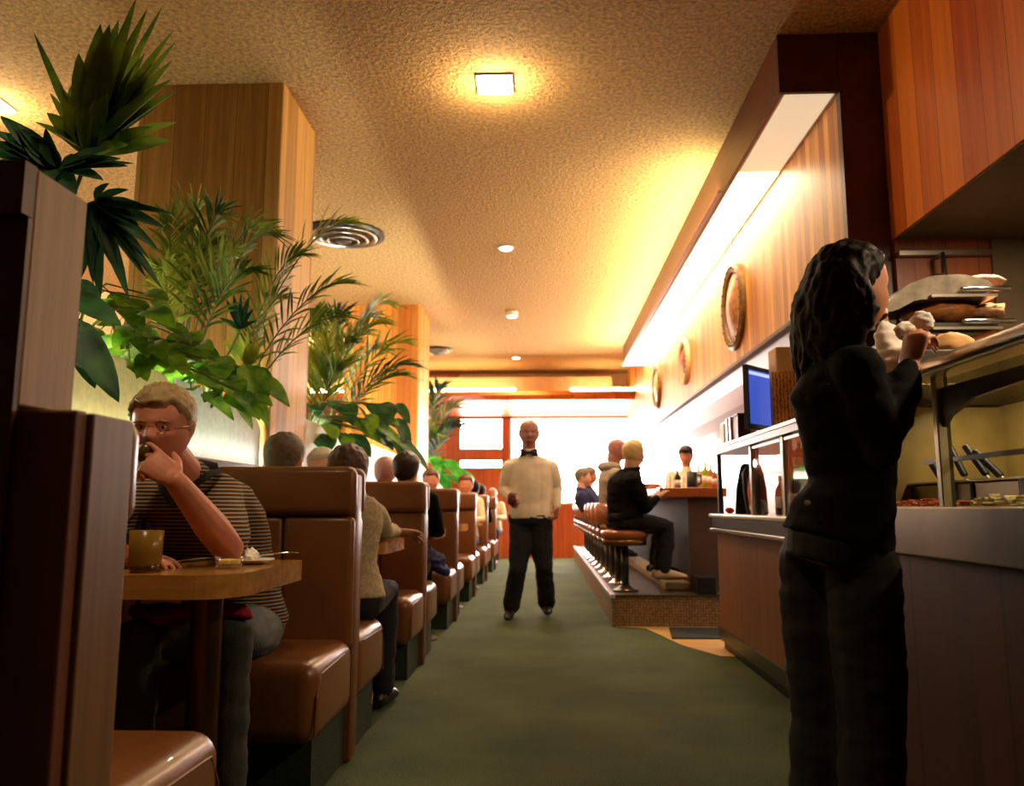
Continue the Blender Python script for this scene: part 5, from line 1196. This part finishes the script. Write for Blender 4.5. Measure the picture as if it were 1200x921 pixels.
# long drooping leaf at the screen's edge
t = thing('banana_plant', 'plant with long dark drooping leaves beside the wood screen', 'plant', V((-1.75, 2.35, 1.14))); bm, bs = B(), B()
for (x0, y0), (x1, y1), w, dy in (((92, 380), (140, 466), .085, 0), ((88, 345), (142, 378), .075, .05), ((90, 400), (112, 452), .06, .1), ((90, 330), (118, 352), .06, .1)):
    a, b = at(x0, y0, Y=2.2+dy), at(x1, y1, Y=2.15+dy); heart(bm, a, b-a, V((.3, -1, .6)), (b-a).length, w, 0, .3); tube(bs, [V((-1.75, 2.35, 1.12)), a.lerp(V((-1.75, 2.35, 1.3)), .4)+Z_*.1, a], [.007, .006, .005], 6)
obj('leaves', bm, M['leaf_dark'], t, smooth=True); obj('stems', bs, M['stem'], t, smooth=True)
# bay between the pillars
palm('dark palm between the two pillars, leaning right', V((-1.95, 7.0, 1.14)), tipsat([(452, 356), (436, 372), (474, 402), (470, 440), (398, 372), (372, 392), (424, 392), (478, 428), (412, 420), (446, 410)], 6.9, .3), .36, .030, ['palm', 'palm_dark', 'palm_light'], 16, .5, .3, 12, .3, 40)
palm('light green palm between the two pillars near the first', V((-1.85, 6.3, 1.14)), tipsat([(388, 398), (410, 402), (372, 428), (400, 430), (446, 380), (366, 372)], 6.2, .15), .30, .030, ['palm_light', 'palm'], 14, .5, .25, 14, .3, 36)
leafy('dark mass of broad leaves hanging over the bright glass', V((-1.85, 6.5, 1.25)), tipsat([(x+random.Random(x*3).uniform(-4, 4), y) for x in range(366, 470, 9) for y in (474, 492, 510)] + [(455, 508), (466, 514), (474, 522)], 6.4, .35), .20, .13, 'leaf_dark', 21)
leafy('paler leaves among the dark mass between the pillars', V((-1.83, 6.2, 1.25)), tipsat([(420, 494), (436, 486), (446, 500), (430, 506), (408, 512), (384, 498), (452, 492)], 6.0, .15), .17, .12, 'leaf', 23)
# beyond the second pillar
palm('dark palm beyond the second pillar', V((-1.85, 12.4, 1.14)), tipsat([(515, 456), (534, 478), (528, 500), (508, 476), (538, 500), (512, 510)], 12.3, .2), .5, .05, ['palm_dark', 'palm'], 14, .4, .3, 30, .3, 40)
leafy('bright green plant low beyond the second pillar', V((-1.80, 12.2, 1.25)), tipsat([(508, 536), (514, 545), (522, 540), (530, 548), (512, 552), (536, 552), (524, 556), (508, 548)], 12.1, .2), .35, .22, 'leaf_bright', 31)

# ------------------------------------------------------------------ light
def lamp(kind, name, loc, energy, color, size=.1, rot=(0, 0, 0), size_y=None, spot=None, blend=.5):
    l = bpy.data.lights.new(name, kind); l.energy = energy; l.color = color
    if kind == 'AREA':
        l.size = size
        if size_y: l.shape = 'RECTANGLE'; l.size_y = size_y
    else: l.shadow_soft_size = size
    if spot: l.spot_size = math.radians(spot); l.spot_blend = blend
    o = bpy.data.objects.new(name, l); COL.objects.link(o); o.location = loc; o.rotation_euler = rot; return o
WARM = (1, .75, .44)
for x, y, e, r in ((-.298, 4.876, 34, .05), (-3.72, 5.0, 36, .05), (-3.7, 9, 90, .06), (-3.7, 13, 90, .06)):
    lamp('POINT', 'ceiling_lamp_bulb', (x, y, H-.09), e, WARM, r)
for x, y, e in ((-.38, 8.216, 260), (-.428, 11.08, 260), (-.486, 14.55, 200)):
    lamp('SPOT', 'downlight_beam', (x, y, H-.08), e, WARM, .08, spot=150, blend=.6)
lamp('SPOT', 'downlight_beam', (-1.1, 1.3, H-.03), 130, WARM, .08, spot=90, blend=.7)  # fill spot added to light the near booth; no fixture above it
# added strip with no real fixture, set on the trough's ledge, washing the ceiling
lamp('AREA', 'added_ceiling_wash', (1.335, 9.7, 3.37), 215, (1, .86, .58), .03, (0, math.radians(180-52), 0), 7.4)
# under-shelf lamp over the food pans, kitchen lamp over the racks
lamp('AREA', 'guard_strip', (1.35, 1.4, 1.335), 9, (1, .80, .45), .04, (0, math.radians(-20), 0), 2.6)
lamp('AREA', 'kitchen_lamp', (2.08, 1.9, 2.44), 48, (1, .76, .5), .25, (0, 0, 0), .25)
lamp('AREA', 'kitchen_lamp', (2.2, 3.35, 2.44), 22, (1, .76, .5), .2, (0, 0, 0), .2)
w = bpy.data.worlds.new('world'); SC.world = w; w.use_nodes = True
w.node_tree.nodes['Background'].inputs[0].default_value = (.9, .6, .35, 1); w.node_tree.nodes['Background'].inputs[1].default_value = .008
vs = SC.view_settings; vs.view_transform = 'Standard'; vs.look = 'None'; vs.gamma = 1; vs.use_curve_mapping = False; vs.exposure = 0
SC.display_settings.display_device = 'sRGB'
SC.cycles.use_denoising = True; SC.cycles.max_bounces = 6; SC.cycles.diffuse_bounces = 3; SC.cycles.glossy_bounces = 3; SC.cycles.transmission_bounces = 4; SC.cycles.transparent_max_bounces = 10
SC.cycles.caustics_reflective = False; SC.cycles.caustics_refractive = False; SC.cycles.sample_clamp_indirect = 4
